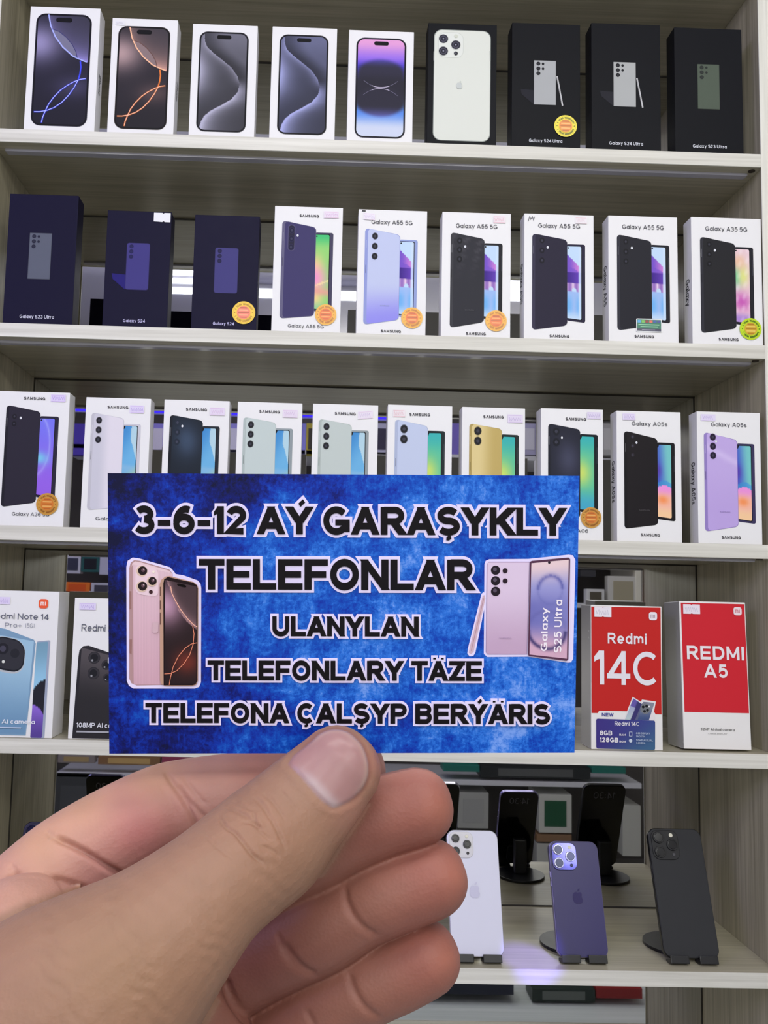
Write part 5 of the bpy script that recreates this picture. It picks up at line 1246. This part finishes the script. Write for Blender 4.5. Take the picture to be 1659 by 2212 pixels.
# three curled fingers below
limb('middle', [(230, 2060, 178, 100, 9), (430, 1960, 176, 98, 9), (560, 1892, 173, 94, 8.6), (660, 1845, 171, 93, 8.5), (740, 1804, 169.5, 87, 8.3), (820, 1766, 168.5, 86, 8.1), (895, 1744, 168, 83, 7.8)])
limb('ring', [(330, 2215, 178, 100, 9), (450, 2130, 176, 98, 9), (560, 2068, 173, 93, 8.6), (620, 2040, 171, 91, 8.4), (700, 2000, 169, 93, 8.5), (775, 1960, 168, 84, 8.2), (840, 1930, 167, 85, 8.2), (924, 1899, 167, 84, 7.8)])
limb('little', [(440, 2370, 178, 96, 8.6), (560, 2280, 175, 92, 8.4), (660, 2210, 172, 88, 8.0), (730, 2160, 170.5, 88, 8.0), (800, 2124, 169, 82, 7.8), (860, 2097, 168.5, 82, 7.6), (912, 2072, 168, 80, 7.2)])
# palm and web, wrist
limb('palm', [(-80, 2420, 165, 330, 17), (80, 2250, 168, 270, 16), (220, 2120, 172, 200, 13), (330, 2040, 175, 130, 9)])
limb('web', [(-60, 2120, 150, 170, 13), (40, 2010, 155, 116, 11.0), (110, 1990, 159, 84, 9.0), (170, 1985, 162, 60, 7)])
limb('palm', [(220, 2240, 162, 150, 11), (380, 2190, 166, 120, 10), (455, 2225, 167, 84, 8), (480, 2300, 167, 80, 8)])
limb('wrist', [(-640, 3050, 150, 380, 21), (-420, 2800, 150, 370, 20), (-180, 2560, 148, 360, 18), (40, 2330, 142, 340, 16)])
me = bpy.data.meshes.new('hand_cage'); me.from_pydata([tuple(v) for v in hv], [], hf); me.update()
tmp = bpy.data.objects.new('hand_cage', me); COL.objects.link(tmp)
rm = tmp.modifiers.new('merge', 'REMESH'); rm.mode = 'VOXEL'; rm.voxel_size = 0.00033
dg = bpy.context.evaluated_depsgraph_get(); ev = tmp.evaluated_get(dg); hm = bpy.data.meshes.new_from_object(ev, depsgraph=dg)
bpy.data.objects.remove(tmp); bpy.data.meshes.remove(me)
NV = len(hm.vertices); V = np.empty(NV * 3); hm.vertices.foreach_get('co', V); V = V.reshape(-1, 3)
EG = np.empty(len(hm.edges) * 2, int); hm.edges.foreach_get('vertices', EG); EG = EG.reshape(-1, 2)
deg = np.bincount(EG.ravel(), minlength=NV).astype(float)[:, None]
def smooth(A, it, f=.5):
    for _ in range(it):
        S = np.zeros_like(A)
        for k in range(A.shape[1]):
            S[:, k] = np.bincount(EG[:, 0], A[EG[:, 1], k], NV) + np.bincount(EG[:, 1], A[EG[:, 0], k], NV)
        A = A + f * (S / np.maximum(deg, 1) - A)
    return A
V = smooth(V, 4)
def normals():
    hm.vertices.foreach_set('co', V.ravel()); hm.update()
    N = np.empty(NV * 3); hm.vertex_normals.foreach_get('vector', N) if hasattr(hm.vertex_normals, 'foreach_get') else None
    return N.reshape(-1, 3)
N = normals()
PX, PZ = to_px(V)
front = np.clip(-(N @ FW) * 2.5 + .3, 0, 1)
def dist_line(P, pts):
    """distance in photograph px to a smooth line, and the share along it"""
    C = CAT([(x, y) for x, y in pts], 6); best = np.full(len(P), 1e9); par = np.zeros(len(P)); n = len(C) - 1
    for i in range(n):
        a, b = C[i], C[i + 1]; d = b - a; t = np.clip(((P - a) @ d) / (d @ d), 0, 1); q = a + t[:, None] * d
        r = np.hypot(*(P - q).T); m = r < best; best[m] = r[m]; par[m] = (i + t[m]) / n
    return best, par
inside = {}
for nm in ('thumb', 'index', 'middle', 'ring', 'little'):
    cx, cy, cr_ = TUBES[nm]; d, par = dist_line(PX, list(zip(cx[::4], cy[::4])))
    inside[nm] = d / np.interp(par, np.linspace(0, 1, len(cr_)), cr_)
# which finger shows at a point: the thumb lies over the others
onthumb = (inside['thumb'] < 1.08) & (PZ < 0.1625)
# creases pressed into the skin
CRE = [  # points, half width px, depth mm, softness, only on
 ([(356, 1664), (372, 1690), (392, 1720), (410, 1752), (424, 1790), (436, 1830)], 6, .85, 'o'), ([(384, 1690), (404, 1725), (428, 1752), (452, 1775)], 4.5, .5, 'o'), ([(396, 1680), (420, 1710), (446, 1740)], 4.5, .35, 'o'), ([(345, 1690), (368, 1730), (384, 1768)], 6, .15, 'o'),
 ([(112, 1806), (150, 1823), (190, 1846), (232, 1873), (284, 1902), (320, 1922)], 7, 1.5, 'o'), ([(98, 1795), (112, 1806)], 7, .3, 'o'),
 ([(12, 1886), (50, 1890), (100, 1896), (150, 1908), (186, 1922), (206, 1932)], 7, 1.1, 'o'), ([(20, 1868), (30, 1880), (24, 1892)], 8, .5, 'o'),
 ([(744, 1912), (748, 1945), (764, 1980), (790, 2008), (816, 2022)], 8, .55, 'o'),
 ([(612, 2036), (632, 2068), (660, 2096), (684, 2106)], 8, .6, 'o'), ([(598, 2012), (610, 2050), (628, 2080), (650, 2100)], 7, .35, 'o'),
 ([(752, 2098), (764, 2138), (788, 2176), (824, 2204)], 8, .5, 'o'), ([(660, 2180), (676, 2212), (690, 2240)], 7, .35, 'o'),
 ([(484, 2112), (494, 2144), (510, 2176), (540, 2214)], 9, 1.1, 'o'),
 ([(800, 1790), (826, 1812)], 6, .0, 'o'),
 # thumb knuckle
 ([(470, 1760), (488, 1786), (508, 1800), (526, 1822), (545, 1846), (570, 1866)], 3.60, 0.48, 't'), ([(482, 1742), (510, 1752), (532, 1764), (552, 1784)], 3.20, 0.31, 't'), ([(500, 1728), (530, 1744), (552, 1752)], 3.20, 0.22, 't'),
 ([(546, 1720), (566, 1738), (584, 1766), (602, 1800), (618, 1838)], 3.60, 0.33, 't'), ([(568, 1712), (596, 1740), (616, 1772)], 3.20, 0.22, 't'), ([(548, 1752), (552, 1778), (566, 1800), (584, 1816)], 3.20, 0.31, 't'), ([(526, 1776), (548, 1780), (572, 1792)], 3.20, 0.26, 't'),
 ([(560, 1826), (584, 1836), (606, 1852)], 3.20, 0.22, 't'), ([(440, 1800), (470, 1830), (505, 1856)], 4.00, 0.18, 't'), ([(604, 1706), (622, 1726), (640, 1752)], 3.20, 0.18, 't'),
]
disp = np.zeros(NV)
for pts, wd, dp, on in CRE:
    d, par = dist_line(PX, pts); fade = np.clip(np.minimum(par, 1 - par) * 7 + .15, 0, 1)
    g = np.exp(-(d / wd) ** 2) - (.0 if on == 'o' else .22) * np.exp(-((d - wd * 2.2) / (wd * 1.2)) ** 2)
    m = front * (onthumb if on == 't' else ~onthumb)
    disp -= g * fade * m * dp / 1000
# fine lines across the thumb and its base
ax = np.array([.70, -.714]); al = PX @ ax; ac = PX @ np.array([.714, .70])
wr = np.sin(al / 5.2 + 2.2 * np.sin(ac / 37) + 1.3 * np.sin(ac / 13 + al / 60)) * np.clip(np.sin(al / 31 + ac / 55) + .3, 0, 1)
disp += wr * .055 / 1000 * front * onthumb * np.clip((640 - PX[:, 0]) / 60, 0, 1)
# the nail
NAIL = np.array([(622, 1651), (632, 1633), (650, 1618), (672, 1600), (690, 1584), (713, 1575), (741, 1576), (765, 1589), (785, 1613), (796, 1645), (796, 1676), (784, 1704), (757, 1730), (726, 1744), (713, 1742), (690, 1724), (664, 1694), (640, 1668)], float)
NC = CAT(np.vstack([NAIL, NAIL[:1]]), 4)
def poly_in(P, Q):
    c = np.zeros(len(P), bool); n = len(Q)
    for i in range(n):
        a, b = Q[i], Q[(i + 1) % n]
        m = ((a[1] > P[:, 1]) != (b[1] > P[:, 1])) & (P[:, 0] < (b[0] - a[0]) * (P[:, 1] - a[1]) / (b[1] - a[1] + 1e-12) + a[0]); c ^= m
    return c
fr = (N @ FW < -.05) & onthumb
inn = poly_in(PX, NC) & fr
nd = np.full(NV, 1e9)
for i in range(len(NC) - 1):
    a, b = NC[i], NC[i + 1]; d = b - a; L2 = d @ d
    if L2 < 1e-6: continue
    t = np.clip(((PX - a) @ d) / L2, 0, 1); nd = np.minimum(nd, np.hypot(*(PX - a - t[:, None] * d).T))
sd = np.where(inn, nd, -nd)
disp += fr * (np.clip(sd / 8, 0, 1) * .00022 - .00014 * np.exp(-((sd + 1.5) / 5.0) ** 2) + .00010 * np.exp(-((sd + 14) / 7) ** 2))
V = V + N * disp[:, None]
V = smooth(V, 1, .35)
N = normals()
# ---- skin colour: tan on the outside of the thumb, rosy on pads and palm; shade painted on the inner fingers
def srgb(c): return lin(c)
palm_c, tan_c, rosy, deep = lin((214, 160, 142)), lin((192, 146, 118)), lin((204, 122, 108)), lin((186, 106, 98))
colr = np.tile(palm_c, (NV, 1))
def blob(x, y, r, c, k, m=1.0):
    global colr
    g = np.exp(-((PX[:, 0] - x) ** 2 + (PX[:, 1] - y) ** 2) / (r * r)) * k * m
    colr = colr * (1 - g[:, None]) + np.asarray(c) * g[:, None]
nt = (~onthumb).astype(float)
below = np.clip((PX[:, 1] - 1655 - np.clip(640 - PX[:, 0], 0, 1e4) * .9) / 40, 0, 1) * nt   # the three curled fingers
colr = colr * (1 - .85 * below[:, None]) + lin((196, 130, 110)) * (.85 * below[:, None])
blob(640, 2030, 120, lin((176, 112, 98)), .6, nt); blob(560, 2110, 90, lin((164, 96, 86)), .6, nt); blob(790, 1790, 70, lin((176, 104, 92)), .6, nt)  # thumb's shade on the inner fingers, painted as deeper red
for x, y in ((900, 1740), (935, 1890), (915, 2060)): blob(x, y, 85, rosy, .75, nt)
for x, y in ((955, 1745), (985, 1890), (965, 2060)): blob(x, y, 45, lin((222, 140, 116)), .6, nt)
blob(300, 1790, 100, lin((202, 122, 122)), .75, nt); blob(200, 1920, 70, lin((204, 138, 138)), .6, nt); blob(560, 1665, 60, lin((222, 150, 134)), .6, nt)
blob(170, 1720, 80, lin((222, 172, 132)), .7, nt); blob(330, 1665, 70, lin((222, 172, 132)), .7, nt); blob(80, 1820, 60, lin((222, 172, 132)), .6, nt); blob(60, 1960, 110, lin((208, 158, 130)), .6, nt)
th = onthumb.astype(float)
tt = smooth(th[:, None], 14)[:, 0]
colr = colr * (1 - tt[:, None]) + tan_c * tt[:, None]
blob(560, 1790, 75, lin((196, 142, 110)), .5, th); blob(420, 1950, 120, lin((200, 154, 124)), .5, th); blob(240, 2080, 130, lin((196, 152, 112)), .5, th)
blob(770, 1760, 60, lin((220, 158, 136)), .8, th); blob(815, 1650, 45, lin((206, 140, 122)), .7, th); blob(670, 1600, 30, lin((206, 150, 130)), .6, th)
mot = (np.sin(PX[:, 0] / 23 + 3 * np.sin(PX[:, 1] / 41)) * np.sin(PX[:, 1] / 19 + 2 * np.sin(PX[:, 0] / 37)))[:, None]
colr *= 1 + .035 * mot
# nail colours
nk = (np.clip(sd / 5 + .5, 0, 1) * fr)[:, None]
cut = np.clip(1 - np.abs((PX[:, 0] - 660) * .72 - (PX[:, 1] - 1690) * .69 + 4) / 1e3, 0, 1)
ncol = np.tile(lin((206, 156, 152)), (NV, 1))
base_d = ((PX - np.array((668, 1698))) @ np.array([.72, -.69]))                  # distance up from the cuticle
lun = np.clip(1 - np.hypot((PX[:, 0] - 690) / 1.0, (PX[:, 1] - 1718) / 1.0) / 200, 0, 1)
bandw = np.exp(-((base_d - 10 - 0) / 13) ** 2) * np.clip((PX[:, 1] - 1650) / 40, 0, 1)
ncol = ncol * (1 - .75 * bandw[:, None]) + lin((228, 204, 204)) * (.75 * bandw[:, None])
tipw = np.exp(-((sd - 6) / 6) ** 2) * np.clip((base_d - 55) / 30, 0, 1)
ncol = ncol * (1 - .6 * tipw[:, None]) + lin((232, 196, 178)) * (.6 * tipw[:, None])
colr = colr * (1 - nk) + ncol * nk
rimd = (np.exp(-((sd + 2) / 4) ** 2) * fr * np.clip((base_d - 25) / 30, 0, 1))[:, None]
colr = colr * (1 - .45 * rimd) + lin((160, 96, 84)) * (.45 * rimd)
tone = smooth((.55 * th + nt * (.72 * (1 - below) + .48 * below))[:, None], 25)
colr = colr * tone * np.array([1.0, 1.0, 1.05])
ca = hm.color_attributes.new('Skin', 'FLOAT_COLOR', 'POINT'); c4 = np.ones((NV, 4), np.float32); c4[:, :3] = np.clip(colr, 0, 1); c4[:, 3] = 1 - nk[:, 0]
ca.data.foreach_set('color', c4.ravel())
hm.polygons.foreach_set('use_smooth', [True] * len(hm.polygons))
SK = bpy.data.materials.new('skin'); SK.use_nodes = True; n_ = SK.node_tree.nodes; L_ = SK.node_tree.links; b_ = n_['Principled BSDF']
at_ = n_.new('ShaderNodeVertexColor'); at_.layer_name = 'Skin'; L_.new(at_.outputs['Color'], b_.inputs['Base Color'])
mr_ = n_.new('ShaderNodeMapRange'); mr_.inputs[3].default_value = 0.30; mr_.inputs[4].default_value = 0.52; L_.new(at_.outputs['Alpha'], mr_.inputs[0]); L_.new(mr_.outputs[0], b_.inputs['Roughness'])
b_.inputs['Subsurface Weight'].default_value = 0.18; b_.inputs['Subsurface Radius'].default_value = (1.0, .35, .2); b_.inputs['Subsurface Scale'].default_value = 0.002
b_.inputs['Specular IOR Level'].default_value = 0.32
tc_ = n_.new('ShaderNodeTexCoord'); vz = n_.new('ShaderNodeTexVoronoi'); vz.inputs['Scale'].default_value = 1500; L_.new(tc_.outputs['Object'], vz.inputs['Vector'])
ns = n_.new('ShaderNodeTexNoise'); ns.inputs['Scale'].default_value = 700; ns.inputs['Detail'].default_value = 5; L_.new(tc_.outputs['Object'], ns.inputs['Vector'])
ad = n_.new('ShaderNodeMath'); ad.operation = 'ADD'; L_.new(vz.outputs['Distance'], ad.inputs[0]); L_.new(ns.outputs['Fac'], ad.inputs[1])
bp_ = n_.new('ShaderNodeBump'); bp_.inputs['Distance'].default_value = 0.00012; L_.new(ad.outputs[0], bp_.inputs['Height']); L_.new(bp_.outputs[0], b_.inputs['Normal'])
ms_ = n_.new('ShaderNodeMath'); ms_.operation = 'MULTIPLY'; ms_.inputs[1].default_value = 0.35; L_.new(at_.outputs['Alpha'], ms_.inputs[0]); L_.new(ms_.outputs[0], bp_.inputs['Strength'])
hm.materials.clear(); hm.materials.append(SK); hm.name = 'hand'
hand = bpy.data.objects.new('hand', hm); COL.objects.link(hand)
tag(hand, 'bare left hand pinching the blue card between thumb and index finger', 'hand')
